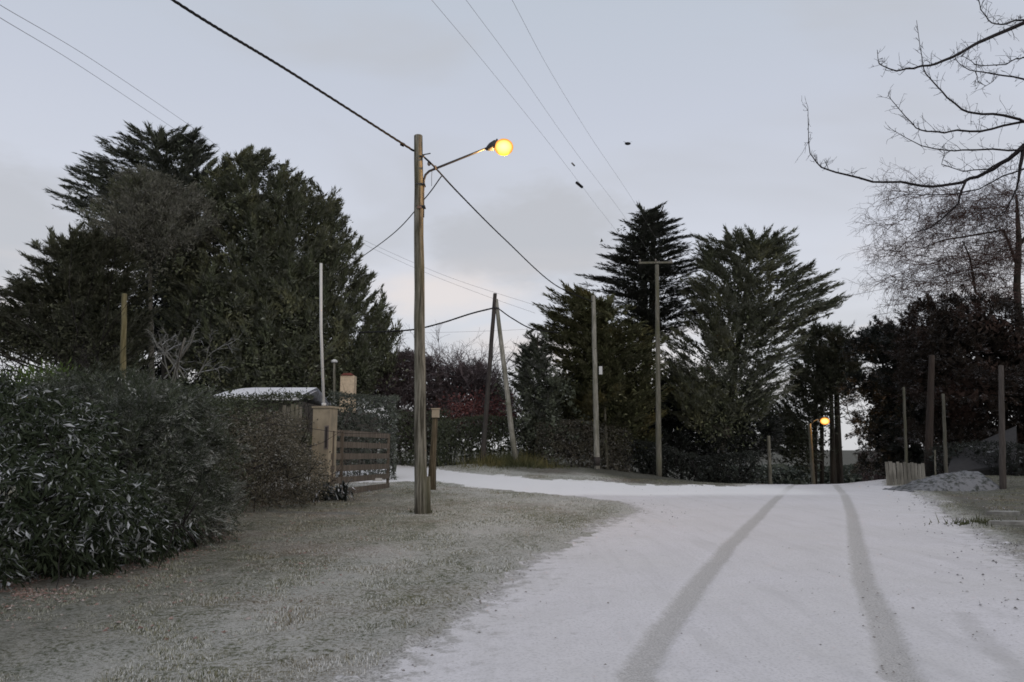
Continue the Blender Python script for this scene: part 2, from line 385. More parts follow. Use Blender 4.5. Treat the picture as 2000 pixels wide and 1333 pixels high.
az = rng.uniform(0, 2*np.pi, n); lean = rng.uniform(.1, 1.1, n)[:, None]*np.stack([np.cos(az), np.sin(az), np.zeros(n)], -1)
side = np.stack([np.cos(az+1.57), np.sin(az+1.57), np.zeros(n)], -1)*(rng.uniform(.0022, .0045, n)*np.clip(.8+y*.11, 1, 3.6))[:, None]
b0 = np.stack([x, y, gz(x, y) - .012], -1); tip = b0 + (lean + [0, 0, 1])*hgt[:, None]
V3 = np.stack([b0 - side, b0 + side, tip], 1).reshape(-1, 3)
M_grass, t, b = newmat('frosted_grass'); p = pos(t); at = attr(t, 'rnd')
nl = noise(t, vmap(t, p, rot=(0,0,R(-28)), scale=(1,.45,1)), .55, 4, .6); nb = noise(t, vmap(t, p, loc=(5,5,0)), .35, 4, .6)
c = mix(t, at, (.085,.10,.05), (.33,.315,.22))
c = mix(t, ramp(t, nb, [(.48, (0,0,0)), (.66, (1,1,1))]), c, (.24,.19,.13))
fv = math_(t, 'ADD', math_(t, 'MULTIPLY', nl, 1.0), math_(t, 'MULTIPLY', math_(t, 'FRACT', math_(t, 'MULTIPLY', at, 9.7)), .75))
fz = attr(t, 'frost'); c = mix(t, fz, mix(t, .4, c, (.06,.065,.035)), c)
c = mix(t, math_(t, 'MULTIPLY', fz, ramp(t, fv, [(.66, (0,0,0)), (.95, (.9,.9,.9))])), c, (.64,.645,.64))
setc(t, b, c, .85)
raw_mesh('frosted_grass', V3, 3, M_grass, attrs={'frost': frostf(x, y, sdv(x, y))})['kind'] = 'stuff'

def chips(rng, x, y, s, flat, mat, name, lift=.02):
    """small irregular lumps: squashed tetra-like stones / curled leaves"""
    n = len(x); c = np.stack([x, y, zt(x, y) + lift], -1)
    a = rng.uniform(0, 2*np.pi, n); out = []
    pts = []
    for k in range(4):
        t_ = a + k*np.pi/2 + rng.uniform(-.4, .4, n)
        pts.append(c + np.stack([np.cos(t_)*s*rng.uniform(.6, 1.1, n), np.sin(t_)*s*rng.uniform(.6, 1.1, n), -flat*s*.5 + rng.uniform(-.1, .2, n)*s], -1))
    top = c + np.stack([rng.uniform(-.2, .2, n)*s, rng.uniform(-.2, .2, n)*s, flat*s], -1)
    for k in range(4): out.append(np.stack([pts[k], pts[(k+1) % 4], top], 1))
    V3 = np.concatenate(out, 0).reshape(-1, 3)
    o = raw_mesh(name, V3, 3, mat); o['kind'] = 'stuff'; return o
def rmat(name, cols, rough=.9):
    m, t, b = newmat(name); at = attr(t, 'rnd')
    setc(t, b, ramp(t, at, [(i/(len(cols)-1)*.999, q) for i, q in enumerate(cols)]), rough); return m
M_stone = rmat('dark_gravel', [(.10,.09,.085), (.22,.21,.20), (.38,.37,.36), (.17,.145,.13)])
M_leaf_l = rmat('leaf_litter', [(.15,.085,.07), (.30,.21,.18), (.12,.07,.055), (.42,.38,.36), (.20,.10,.085)])
M_rub = rmat('rubble', [(.06,.058,.06), (.14,.135,.14), (.42,.42,.45), (.09,.085,.08), (.32,.32,.34)])
# loose stones: clusters seen on the snow
px = []
for (cx, cy, sx, sy, k) in ((1590,1135,45,30,26), (1700,1160,40,15,14), (1640,1235,60,30,10), (1890,1170,50,30,12), (1930,1240,40,40,22), (1790,1100,90,40,16),
                            (1290,975,70,20,50), (1210,1010,50,14,60), (1120,1060,60,25,26), (1000,1150,60,45,26), (850,1260,90,50,26), (1500,1250,220,60,26), (1560,1050,250,70,26), (1100,1250,200,60,18), (1760,1290,30,30,26), (1720,1200,20,30,12)):
    for _ in range(k): px.append((random.Random(len(px)*7+1).gauss(cx, sx), random.Random(len(px)*7+2).gauss(cy, sy)))
gp = np.array([G(a, max(b_, 955))[:2] for a, b_ in px])
chips(rng, gp[:, 0], gp[:, 1], (.006 + .016*rng.random(len(gp))**2.2)*np.clip(.5+gp[:, 1]*.06, .6, 1.4), .35, M_stone, 'loose_stones', .004)
# frozen clods and leaves along both road edges
x, y = blades(rng, 60000, 3.6, 31, lambda x, y: (sdv(x, y) > -.35) & (sdv(x, y) < .35) & (x < 5), 0, 0)
kp = rng.random(len(x)) < np.exp(-np.abs(sdv(x, y)+.05)*6)*.45; x, y = x[kp], y[kp]
chips(rng, x, y, (.006 + .014*rng.random(len(x))**2)*np.clip(.7+y*.05, 1, 1.8), .4, M_stone, 'edge_gravel', .008)
# rubble shoulder on the right
x, y = blades(rng, 380000, 5, 36, lambda x, y: (x > 3.5) & (sdv(x, y) > -2.6) & (sdv(x, y) < 1.3), 0, 0)
s_ = sdv(x, y); kp = rng.random(len(x)) < (np.exp(-((s_+.85)/.6)**2)*1.0 + .006)*(vnoise(x, y, .5, 31)**1.3*2.2); x, y = x[kp], y[kp]
print('rubble', len(x))
chips(rng, x, y, (.007 + .018*rng.random(len(x))**1.6)*np.clip(.6+y*.04, 1, 1.8), .5, M_rub, 'frozen_rubble', .014)
# leaf litter under the shrubs
SHRUB = g2([(0,1165),(120,1130),(230,1105),(330,1075),(400,1030),(440,1003),(600,985),(690,968)])
x, y = blades(rng, 160000, 6, 27, lambda x, y: x < -2, 0, 0)
dl = line_d(x, y, SHRUB); kp = rng.random(len(x)) < np.exp(-(dl/.35)**1.3)*np.where(y < 14, .8, .35) + .012; x, y = x[kp], y[kp]
chips(rng, x, y, rng.uniform(.014, .034, len(x)), .35, M_leaf_l, 'fallen_leaves', .03)

# ------------------------------------------------------------------ foliage generators
def fingers(rng, P0, D, L, Rr, K, tl, tw, spread=.3, shape=.6, flat=.75):
    """pointed sprays: K slim strokes lying along each axis, mostly facing up like flattened cypress sprays"""
    n = len(P0); P0 = np.repeat(P0, K, 0); D = np.repeat(nrm(D), K, 0); L = np.repeat(L, K)[:, None]; Rr = np.repeat(Rr, K)[:, None]
    N_ = n*K; t = rng.random((N_, 1))**.9*.85
    up = np.array([0, 0, 1.0]); lat = nrm(np.cross(D, up) + 1e-4); nv = np.cross(lat, D)
    a = rng.normal(size=(N_, 1))*.55; b_ = rng.normal(size=(N_, 1))*.55*(1-flat*.6)
    prof = np.clip(np.sin(np.pi*np.clip(t + .06, 0, 1)**shape), .08, 1)
    c = P0 + D*t*L + (lat*a + nv*b_)*Rr*prof
    nd = nrm(D + lat*a*spread*1.3 + nv*b_*spread + rng.normal(size=(N_, 3))*.13)
    sdv_ = nrm(np.cross(nd, up) + rng.normal(size=(N_, 3))*(1.15 - flat))
    ll = tl*rng.uniform(.6, 1.35, (N_, 1)); ww = tw*rng.uniform(.6, 1.3, (N_, 1))
    return np.stack([c - sdv_*ww, c + sdv_*ww, c + nd*ll], 1).reshape(-1, 3)
def in_poly(x, y, poly):
    ins = np.zeros(len(x), bool); n = len(poly)
    for i in range(n):
        a = poly[i]; b = poly[(i+1) % n]; c = (a[1] > y) != (b[1] > y)
        with np.errstate(divide='ignore', invalid='ignore'): xi = (b[0]-a[0])*(y-a[1])/(b[1]-a[1] + 1e-9) + a[0]
        ins ^= c & (x < xi)
    return ins
def Pn(x, y, Yd):
    v = (666.5 - y)/F; dy = math.cos(PITCH) - v*math.sin(PITCH); dz = math.sin(PITCH) + v*math.cos(PITCH); k = Yd/dy
    return np.stack([(x-1000)/F*k, Yd + 0*x, H + dz*k], -1)
def spray_tree(name, label, outline, Yd, thick, n_int, axis, mat, rng, rise=.5, lat=.55, up=.12, per=7, FL=1.1, K=34, tl=.34, tw=.034, fr=.16, core=1.0, tips=None, holes=(), reach=2.4, trunk_r=.4, inup=None, tmat=M_bark, flat=.75, vert=.25, spread=.3, extra_tr=(), loc=.4):
    """crown built from foliage-bearing branches that start on the stem and end at tips; tips on the outline and through the volume"""
    poly = np.array(outline, float); x0, y0 = poly.min(0); x1, y1 = poly.max(0)
    g = ground_pt(axis[0], Yd); root = empty(name, g, label, 'tree')
    ax_t = P(axis[1], axis[2], Yd)
    trunk('trunk', root, [g - Vector((0,0,.3)), g + Vector((0,0,.6)), g.lerp(ax_t, .35), g.lerp(ax_t, .7), ax_t], [trunk_r*1.3, trunk_r, trunk_r*.75, trunk_r*.45, trunk_r*.08], tmat)
    for pts, rr in extra_tr: trunk('trunk', root, pts, rr, tmat)
    xs_ = rng.uniform(x0, x1, n_int*6); ys_ = rng.uniform(y0, y1, n_int*6)
    m = in_poly(xs_, ys_, poly)
    for (hx, hy, hr, hs) in holes: m &= ((xs_-hx)/hr)**2 + ((ys_-hy)/hs)**2 > 1
    xs_, ys_ = xs_[m][:n_int], ys_[m][:n_int]
    e = -poly_sd(xs_, ys_, [tuple(q) for q in poly]); e = np.abs(e); em = max(e.max(), 1); q = np.sqrt(np.clip(1 - (1 - e/em)**2, 0, 1))
    dep = np.where(rng.random(len(xs_)) < .80, -1, .7)*thick*q*rng.uniform(.45, 1.0, len(xs_))
    T = Pn(xs_, ys_, Yd + dep)
    inn = np.ones(len(T), bool)
    ed = []
    for k in range(len(poly)):
        a = poly[k]; b_ = poly[(k+1) % len(poly)]; ln = np.hypot(*(b_-a)); ed.append((*a, 0))
        for u in np.arange(14, ln, 16.0): ed.append((*(a + (b_-a)*u/ln), 1))
    ed = np.array(ed); cx, cy = poly.mean(0)
    jit = rng.normal(size=(len(ed), 2))*np.where(ed[:, 2:3] > 0, 7, 1.5); sh = np.where(ed[:, 2] > 0, rng.uniform(.93, 1.02, len(ed)), 1.01)[:, None]
    ex = (ed[:, :2] - [cx, cy])*sh + [cx, cy] + jit
    T2 = Pn(ex[:, 0], ex[:, 1], Yd + rng.uniform(-.25, .25, len(ex))*thick)
    T = np.concatenate([T, T2]); inn = np.concatenate([inn, np.zeros(len(T2), bool)])
    gv, tv = np.array(g), np.array(ax_t)
    tz = T[:, 2] - np.hypot(T[:, 0] - tv[0], T[:, 1] - Yd)*rise
    u = np.clip((tz - gv[2])/(tv[2] - gv[2]), .12, .97)[:, None]; S0 = gv + (tv - gv)*u
    off_ = (T - S0)*[1, 1, 0]*(loc*rng.uniform(.4, 1.3, (len(T), 1))); off_[:, 2] = np.linalg.norm(off_, axis=1)*rise*.6; S0 = S0 + off_ + rng.normal(size=(len(T), 3))*[.5, .5, .25]*loc*2; S0[:, 2] = np.minimum(S0[:, 2], T[:, 2] - .55)
    B = T - S0; Lb_ = np.linalg.norm(B, axis=1); Bd = nrm(B)
    # woody branches
    mk = rng.random(len(T)) < .35
    raw_mesh('branches', segs(S0[mk], (S0 + B*.85)[mk], np.clip(Lb_[mk]*.012, .02, .12), np.full(mk.sum(), .012)), 3, tmat, root)['kind'] = 'stuff'
    n = len(T); r_ = np.minimum(reach, Lb_*.8)
    pu = rng.random((n, per)); pos_ = T[:, None, :] - Bd[:, None, :]*(pu*r_[:, None])[..., None]
    latv = nrm(np.cross(Bd, [0, 0, 1.0]) + 1e-4); la = rng.normal(size=(n, per, 1))*lat*(.35 + pu[..., None]); ve = rng.normal(size=(n, per, 1))*vert*(.35 + pu[..., None])
    upv = np.where(inn, up if inup is None else inup, up)[:, None, None]*np.array([0, 0, 1.0])
    D = nrm(Bd[:, None, :] + latv[:, None, :]*la + np.array([0, 0, 1.0])*ve + upv)
    pos_ = pos_ + latv[:, None, :]*la*.35
    L = FL*rng.uniform(.6, 1.2, (n, per)); 
    P0 = (pos_ - D*L[..., None]*.75).reshape(-1, 3)
    V1 = fingers(rng, P0, D.reshape(-1, 3), L.ravel(), L.ravel()*fr, K, tl, tw, spread=spread, flat=flat)
    parts = [V1]
    if core:
        nc = int(core*len(xs_)*52); k = rng.integers(0, len(xs_), nc); cc = T[k] + nrm(-B[k])*rng.uniform(.9, 3.2, (nc, 1)) + rng.normal(size=(nc, 3))*.35*min(1, thick/3.5) - [0, 0, .35]
        parts.append((cc[:, None, :] + rng.normal(size=(nc, 3, 3))*.07*(Yd/44)).reshape(-1, 3))
    Vv = np.concatenate(parts, 0); raw_mesh('crown', Vv, 3, mat, root); print(name, len(Vv)//3); return root
def lobe(px_, py_, rx, ry, Yd, dm):
    c = P(px_, py_, Yd); k = Yd/F
    return (c.x, c.y, c.z, rx*k, dm, ry*k)
def surf(rng, lobes, n, back=.35, low=-1.0):
    Lb = np.array(lobes); A = (Lb[:, 3]*Lb[:, 5] + Lb[:, 3]*Lb[:, 4] + Lb[:, 4]*Lb[:, 5]); k = rng.choice(len(Lb), n*3, p=A/A.sum())
    d = nrm(rng.normal(size=(n*3, 3))); c = Lb[k, :3]; r = Lb[k, 3:]
    p = c + d*r; nn = nrm(d/r)
    ok = (nn[:, 2] > low) & ((nn[:, 1] < .35) | (rng.random(n*3) < back))
    for j in range(len(Lb)):
        q = np.linalg.norm((p - Lb[j, :3])/Lb[j, 3:], axis=1); ok &= (q > .88) | (k == j)
    p, nn, c = p[ok][:n], nn[ok][:n], c[ok][:n]
    return p, nn, c
def conifer(rng, lobes, n, cr, fp, K, tl, tw, up=.35, out=1.0, rnd=.5, fr=.22, core=1.0, low=-.75, back=.35, shape=.6, lenf=(.55, 1.25), holes=0.0, sub=None, spread=.75, sublow=-.35):
    if sub:
        ps, ns, _ = surf(rng, lobes, sub[0], back, low); rr_ = rng.uniform(sub[1], sub[2], len(ps))
        ps = ps - ns*rr_[:, None]*.45
        sl = [(a[0], a[1], a[2], q*1.15, q, q*.72) for a, q in zip(ps, rr_)]
        p, nn, c = surf(rng, sl, n, back, sublow)
    else: p, nn, c = surf(rng, lobes, n, back, low)
    if holes: 
        hn = np.sin(p[:,0]*1.1+p[:,2]*.7)*np.sin(p[:,2]*1.3-p[:,0]*.5)*np.cos(p[:,1]*.6); m = (hn < 1-holes); p, nn, c = p[m], nn[m], c[m]
    p = c + (p - c)*rng.uniform(.80, 1.02, (len(p), 1))
    m = len(p); pc = np.repeat(p, fp, 0); nc = np.repeat(nn, fp, 0)
    rd = rng.normal(size=(m*fp, 3))
    D = nrm(nc*out + np.array([0, 0, up]) + rd*rnd)
    off = nrm(rng.normal(size=(m*fp, 3)))*cr*.45*rng.random((m*fp, 1))
    L = cr*rng.uniform(*lenf, m*fp)*np.where(rng.random(m*fp) < .12, 1.35, 1)
    P0 = pc + off - D*L[:, None]*.45
    V1 = fingers(rng, P0, D, L, L*fr, K, tl, tw, spread=spread, shape=shape)
    parts = [V1]
    if core:
        Lb = np.array(lobes); vol = Lb[:, 3]*Lb[:, 4]*Lb[:, 5]; nc_ = int(core*(Lb[:, 3]*Lb[:, 5]).sum()*190)
        nc_ = min(nc_, 30000)
        k = rng.choice(len(Lb), nc_, p=vol/vol.sum()); d = nrm(rng.normal(size=(nc_, 3)))*(rng.random((nc_, 1))**.5)*.82
        cc = Lb[k, :3] + d*Lb[k, 3:]
        cc = cc[cc[:,1] > -1e9]
        q = rng.normal(size=(len(cc), 3, 3))*.13
        parts.append((cc[:, None, :] + q).reshape(-1, 3))
    return np.concatenate(parts, 0)
def leafy(rng, p, nn, sz, asp=.45, droop=.3, rnd=.8):
    """broad leaves: folded quads as two triangles"""
    n = len(p); d = nrm(nn + rng.normal(size=(n, 3))*rnd - np.array([0, 0, droop])); s = nrm(np.cross(d, rng.normal(size=(n, 3))))
    L = sz*rng.uniform(.35, 1.35, (n, 1)); W = L*asp*.5; u = np.cross(d, s)*L*.12
    m = p + d*L*.5; tip = p + d*L - [0, 0, 1]*L*.15
    a = np.stack([p, m + s*W + u, tip], 1); b_ = np.stack([p, tip, m - s*W + u], 1)
    return np.concatenate([a, b_], 0).reshape(-1, 3)
def segs(P0, P1, r0, r1):
    """3-sided prisms"""
    P0 = np.array(P0, float); P1 = np.array(P1, float); r0 = np.array(r0)[:, None]; r1 = np.array(r1)[:, None]
    d = nrm(P1 - P0); ref = np.where(np.abs(d[:, 2:3]) > .9, np.array([[1., 0, 0]]), np.array([[0, 0, 1.]]))
    a = nrm(np.cross(d, ref)); b_ = np.cross(d, a); T = []
    ring = [(np.cos(q), np.sin(q)) for q in (0, 2.094, 4.189)]
    for i in range(3):
        (c1, s1), (c2, s2) = ring[i], ring[(i+1) % 3]
        A = P0 + (a*c1 + b_*s1)*r0; B = P0 + (a*c2 + b_*s2)*r0; Cc = P1 + (a*c2 + b_*s2)*r1; D = P1 + (a*c1 + b_*s1)*r1
        T += [np.stack([A, B, Cc], 1), np.stack([A, Cc, D], 1)]
    return np.concatenate(T, 0).reshape(-1, 3)
def branching(rng, starts, levels, nchild, lf, rf, ang, grav=0.0, nseg=4, wob=.18):
    """starts: list of (p, dir, len, r). returns seg arrays"""
    out0, out1, R0, R1 = [], [], [], []
    cur = starts
    for lv in range(levels+1):
        nxt = []
        for (p, d, L, r) in cur:
            p = np.array(p, float); d = np.array(d, float); d = d/np.linalg.norm(d); sl = L/nseg; pts = [p]
            for s in range(nseg):
                d = d + rng.normal(size=3)*wob + np.array([0, 0, grav*(1 if lv < levels else 1.6)]); d /= np.linalg.norm(d)
                q = p + d*sl; out0.append(p); out1.append(q); R0.append(r*(1 - s/nseg*.6)); R1.append(r*(1 - (s+1)/nseg*.6)); p = q; pts.append((p, d.copy()))
            if lv < levels:
                for _ in range(nchild):
                    k = rng.integers(1, nseg+1); pp, dd = pts[k]
                    nd = dd + rng.normal(size=3)*ang; nxt.append((pp, nd, L*lf*rng.uniform(.6, 1.25), r*rf))
        cur = nxt
    return out0, out1, R0, R1
def trunk(name, root, pts, rads, mat=M_bark, n=9):
    return MB().tube(pts, rads, n).build(name, mat, root)
def ground_pt(px_, Yd):
    c = P(px_, 900, Yd); return Vector((c.x, Yd, ztf(c.x, Yd)))

M_cyp = foliage('cypress_green', (.048,.058,.034), (.135,.150,.092), (.155,.16,.09), .40, (.27,.28,.24))
M_cyp_dark = foliage('cypress_dark', (.040,.048,.035), (.11,.125,.088), None, .30, (.26,.27,.26))
M_pine_dk = foliage('pine_dark', (.036,.042,.025), (.10,.105,.07), None, .25, (.24,.24,.20))
M_frostc = foliage('frosted_grey_tree', (.075,.08,.06), (.20,.20,.165), (.10,.11,.07), .4, (.40,.39,.37))
M_ced = foliage('cedar', (.035,.042,.034), (.095,.105,.085), None, .12, (.2,.2,.2))
M_gold = foliage('golden_cypress', (.040,.048,.024), (.125,.13,.065), (.17,.15,.065), .2, (.30,.29,.20))
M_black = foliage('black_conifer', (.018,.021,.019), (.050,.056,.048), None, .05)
M_rust = foliage('rusty_conifer', (.020,.016,.013), (.052,.042,.035), (.075,.048,.040), .05)
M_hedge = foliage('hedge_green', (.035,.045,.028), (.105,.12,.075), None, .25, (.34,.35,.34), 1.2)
M_hedge_g = foliage('grey_green_hedge', (.042,.052,.042), (.125,.14,.115), None, .38, (.34,.36,.35), 1.0)
M_twh = foliage('twiggy_hedge', (.055,.055,.040), (.15,.14,.11), (.10,.085,.065), .33, (.42,.42,.41), 1.0)
M_laurel = foliage('laurel_leaves', (.018,.027,.015), (.060,.075,.045), None, .30, (.72,.74,.80), 1.6)
M_juni = foliage('juniper', (.034,.046,.030), (.105,.12,.085), None, .30, (.46,.47,.46), 1.2)
M_lime = foliage('bright_green_shrub', (.05,.09,.02), (.14,.20,.06), None, .1)
M_redl = foliage('red_leaves', (.10,.04,.04), (.24,.10,.095), None, .2, (.35,.28,.28))

def tree(name, label, px_, Yd, lobes, mat, tr, limbs, rng, tmat=M_bark, base=None, crown='crown', **kw):
    g = ground_pt(px_, Yd) if base is None else base
    root = empty(name, g, label, 'tree')
    top = Vector(lobes[tr[2]][:3]) if len(tr) > 2 else Vector(lobes[0][:3])
    mid = g.lerp(top, .5) + Vector((tr[0]*.8, 0, 0))
    trunk('trunk', root, [g - Vector((0,0,.3)), g + Vector((0,0,.5)), g.lerp(mid, .5), mid, top], [tr[0]*1.25, tr[0], tr[0]*.85, tr[0]*.65, tr[0]*.2], tmat)
    for i in limbs:
        e = Vector(lobes[i][:3]); s = g.lerp(top, .25 + .06*(i % 5)); m_ = s.lerp(e, .55) - Vector((0, 0, (e - s).length*.08))
        trunk('branch', root, [s, m_, e], [tr[0]*.45, tr[0]*.3, tr[0]*.08], tmat, 6)
    Vf = conifer(rng, lobes, **kw)
    raw_mesh(crown, Vf, 3, mat, root)
    print(name, len(Vf)//3)
    return root

# ------------------------------------------------------------------ the big evergreens on the left
rg = np.random.default_rng(3)
spray_tree('cypress_tree', 'broad dense green cypress with a domed crown behind the white mast',
  [(385,360),(410,330),(435,308),(450,302),(470,300),(490,288),(502,305),(515,291),(532,312),(560,322),(590,338),(606,350),(612,372),(640,380),(655,370),(668,398),(680,432),(698,452),(712,478),(706,505),(736,535),(748,560),(742,582),(770,602),(780,640),(762,652),(776,670),(752,705),(732,748),(600,770),(450,770),(390,725),(330,700),(300,620),(290,520),(330,440),(370,400),(405,380)],
  44, 6.5, 900, (560, 490, 310), M_cyp, rg, rise=.50, lat=.8, up=.30, inup=.0, per=8, FL=.85, K=26, tl=.28, tw=.038, fr=.26, reach=1.5, trunk_r=.6, core=1.4, vert=.55, loc=.7)
spray_tree('layered_cypress', 'tallest dark cypress with ragged layered tips at the upper left',
  [(95,372),(128,352),(122,322),(160,318),(150,298),(192,308),(182,268),(240,312),(232,264),(262,282),(250,243),(284,262),(287,238),(304,262),(318,246),(334,282),(352,270),(372,246),(386,252),(396,275),(420,284),(404,300),(428,296),(430,340),(430,450),(300,520),(200,470),(170,425),(105,386)],
  48, 4.5, 210, (330, 325, 262), M_cyp_dark, rg, rise=.30, lat=.4, up=.12, per=8, FL=1.15, K=30, tl=.34, tw=.036, fr=.15, reach=2.4, trunk_r=.5, core=1.0, vert=.25)
spray_tree('frosted_tree', 'grey frost-covered tree half hidden between the dark cypresses',
  [(145,445),(150,405),(188,388),(212,350),(240,330),(275,322),(310,338),(340,352),(352,372),(392,362),(420,385),(440,420),(420,455),(370,470),(330,492),(240,470),(200,486),(160,470)],
  40.5, 2.5, 200, (300, 290, 350), M_frostc, rg, rise=.6, lat=.8, up=.45, per=9, FL=.9, K=22, tl=.20, tw=.032, fr=.34, reach=1.4, trunk_r=.2, core=.3, vert=.7, spread=.7, flat=.4, tmat=M_bark_grey)
spray_tree('dark_pine', 'low dark pine at the left edge behind the yellowish post',
  [(-110,570),(-60,545),(5,560),(18,530),(48,530),(45,474),(80,482),(100,458),(130,468),(150,450),(190,452),(240,470),(285,510),(310,600),(312,690),(285,750),(200,755),(165,705),(120,688),(60,668),(10,655),(-90,660)],
  37, 4.5, 430, (150, 150, 490), M_pine_dk, rg, rise=.35, lat=.6, up=.10, per=8, FL=.85, K=26, tl=.26, tw=.032, fr=.22, reach=1.6, trunk_r=.32, core=1.4, vert=.4)
# ------------------------------------------------------------------ shade trees closing the gap below the crowns, left
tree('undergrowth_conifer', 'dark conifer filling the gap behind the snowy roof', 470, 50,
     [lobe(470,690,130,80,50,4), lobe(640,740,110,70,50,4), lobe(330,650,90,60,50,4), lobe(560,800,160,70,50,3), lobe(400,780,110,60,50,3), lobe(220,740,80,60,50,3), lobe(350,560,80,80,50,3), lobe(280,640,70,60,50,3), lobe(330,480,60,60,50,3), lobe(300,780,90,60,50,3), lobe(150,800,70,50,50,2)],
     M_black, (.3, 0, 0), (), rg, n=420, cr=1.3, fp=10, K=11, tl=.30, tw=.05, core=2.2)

# ------------------------------------------------------------------ centre and right evergreens
Yc = 46
spray_tree('cedar_tree', 'tall layered cedar with flat spreading branches and two visible stems',
  [(1247,402),(1258,412),(1285,405),(1300,398),(1296,416),(1325,432),(1306,442),(1335,453),(1318,462),(1356,458),(1362,476),(1335,492),(1396,515),(1366,530),(1390,556),(1372,580),(1400,610),(1340,640),(1250,650),(1190,632),(1205,598),(1150,566),(1122,536),(1170,540),(1165,520),(1196,510),(1168,497),(1206,488),(1178,480),(1212,470),(1196,456),(1232,446),(1216,431),(1248,426)],
  Yc, 3.6, 170, (1262, 1258, 404), M_ced, rg, rise=.08, lat=.8, up=.04, per=9, FL=1.05, K=30, tl=.26, tw=.034, fr=.19, reach=2.6, trunk_r=.36, core=.3, vert=.10, flat=.9,
  loc=.1, holes=[(1230,540,14,6),(1290,560,30,9),(1330,575,26,8),(1225,580,14,7),(1300,600,30,8),(1345,545,20,6)],
  extra_tr=[([P(1262,720,Yc+.2), P(1274,600,Yc+.3), P(1274,500,Yc+.3), P(1278,450,Yc+.2), P(1296,402,Yc)], [.28,.22,.17,.1,.03])])
spray_tree('spreading_cypress', 'wide cypress with upswept jagged tips left of the dark trees',
  [(1352,512),(1345,482),(1356,464),(1372,466),(1385,490),(1398,484),(1418,444),(1436,450),(1453,441),(1458,470),(1470,462),(1482,484),(1494,470),(1512,437),(1519,462),(1535,443),(1534,466),(1554,448),(1536,482),(1554,474),(1538,502),(1556,494),(1545,530),(1568,503),(1578,528),(1603,511),(1592,545),(1640,524),(1618,552),(1650,548),(1628,570),(1664,578),(1622,592),(1650,596),(1590,610),(1594,624),(1560,632),(1592,652),(1565,690),(1552,750),(1500,800),(1420,800),(1350,812),(1285,780),(1275,700),(1300,650),(1335,610),(1325,560)],
  44, 4.2, 330, (1400, 1470, 470), M_cyp, rg, rise=.34, lat=.6, up=.14, per=8, FL=.95, K=28, tl=.26, tw=.036, fr=.22, reach=2.0, trunk_r=.32, core=.5, vert=.26, loc=.45,
  holes=[(1330,612,22,10),(1440,672,18,10),(1385,585,12,8),(1500,690,30,9),(1530,560,12,8),(1450,560,10,7),(1560,610,20,6),(1400,700,26,9),(1390,730,14,14),(1470,730,30,8),(1530,665,22,6),(1350,660,12,10)])
spray_tree('golden_tipped_cypress', 'cypress with golden-green tips behind the pale pole with a box',
  [(1035,662),(1052,644),(1038,636),(1062,628),(1044,595),(1078,614),(1062,605),(1092,592),(1068,564),(1098,566),(1096,552),(1128,560),(1150,574),(1190,582),(1225,600),(1260,630),(1300,660),(1310,760),(1290,850),(1150,850),(1090,830),(1080,740),(1060,700)],
  42, 3.6, 330, (1190, 1170, 590), M_gold, rg, rise=.30, lat=.6, up=.08, per=8, FL=.95, K=28, tl=.26, tw=.036, fr=.22, reach=1.9, trunk_r=.28, core=1.2, vert=.28)
spray_tree('cone_conifer', 'small cone-shaped conifer right of the leaning pole pair',
  [(1048,640),(1062,660),(1075,690),(1092,740),(1098,832),(1012,832),(1016,780),(996,748),(1018,742),(992,728),(1014,718),(998,704),(1020,702),(1002,690),(1022,688),(1006,668),(1030,672),(1030,654)],
  40, 1.5, 110, (1055, 1050, 645), M_cyp_dark, rg, rise=.05, lat=.45, up=.0, per=7, FL=.65, K=22, tl=.22, tw=.026, fr=.16, reach=1.0, trunk_r=.14, core=1.4, vert=.2)
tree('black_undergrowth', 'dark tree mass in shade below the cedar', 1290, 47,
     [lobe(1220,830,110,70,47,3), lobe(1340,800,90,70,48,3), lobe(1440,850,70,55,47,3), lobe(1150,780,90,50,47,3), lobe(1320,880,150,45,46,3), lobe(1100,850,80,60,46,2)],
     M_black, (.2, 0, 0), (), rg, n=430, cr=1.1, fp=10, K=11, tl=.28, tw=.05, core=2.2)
r8 = spray_tree('round_topped_pine', 'round topped pine with bare lower trunks in front of the far street lamp',
  [(1548,668),(1560,645),(1590,634),(1640,633),(1672,645),(1684,680),(1690,715),(1670,752),(1640,748),(1600,772),(1565,800),(1560,850),(1520,880),(1480,860),(1468,800),(1530,760),(1540,710)],
  60, 4, 210, (1625, 1620, 650), M_pine_dk, rg, rise=.5, lat=.8, up=.2, per=8, FL=1.0, K=22, tl=.32, tw=.042, fr=.26, reach=1.3, trunk_r=.26, core=.8, vert=.5, spread=.5,
  holes=[(1560,745,12,8),(1655,735,10,10),(1590,790,10,8)])
for (xa, xb, rr) in ((1588,1596,.16), (1602,1608,.14), (1638,1632,.22), (1628,1640,.12)):
    gg = ground_pt(xa, 60); trunk('trunk', r8, [gg, P((xa+xb)/2, 800, 60), P(xb, 690, 60)], [rr*1.3, rr, rr*.5])
b0, b1, q0, q1 = branching(rg, [(np.array(P(1605+12*k, 740+12*(k % 4), 60)), rg.normal(size=3)*[1,.5,.5], 3.2, .05) for k in range(-4, 7)], 2, 3, .55, .5, .6)
raw_mesh('twigs', segs(b0, b1, q0, q1), 3, M_bark, r8)
tree('black_spruce', 'near-black dense tree right of the bright sky gap', 1740, 50,
     [lobe(1720,680,42,42,50,3), lobe(1770,690,45,52,50,3), lobe(1740,760,60,60,50,3), lobe(1750,840,66,70,50,3), lobe(1800,760,60,100,51,3), lobe(1770,910,70,40,50,2)],
     M_black, (.25, 0, 0), (), rg, n=800, cr=.9, fp=2, K=50, tl=.18, tw=.036, fr=.3, rnd=.4, up=.2, core=3.4, sub=(90, .7, 1.3), sublow=-.6)
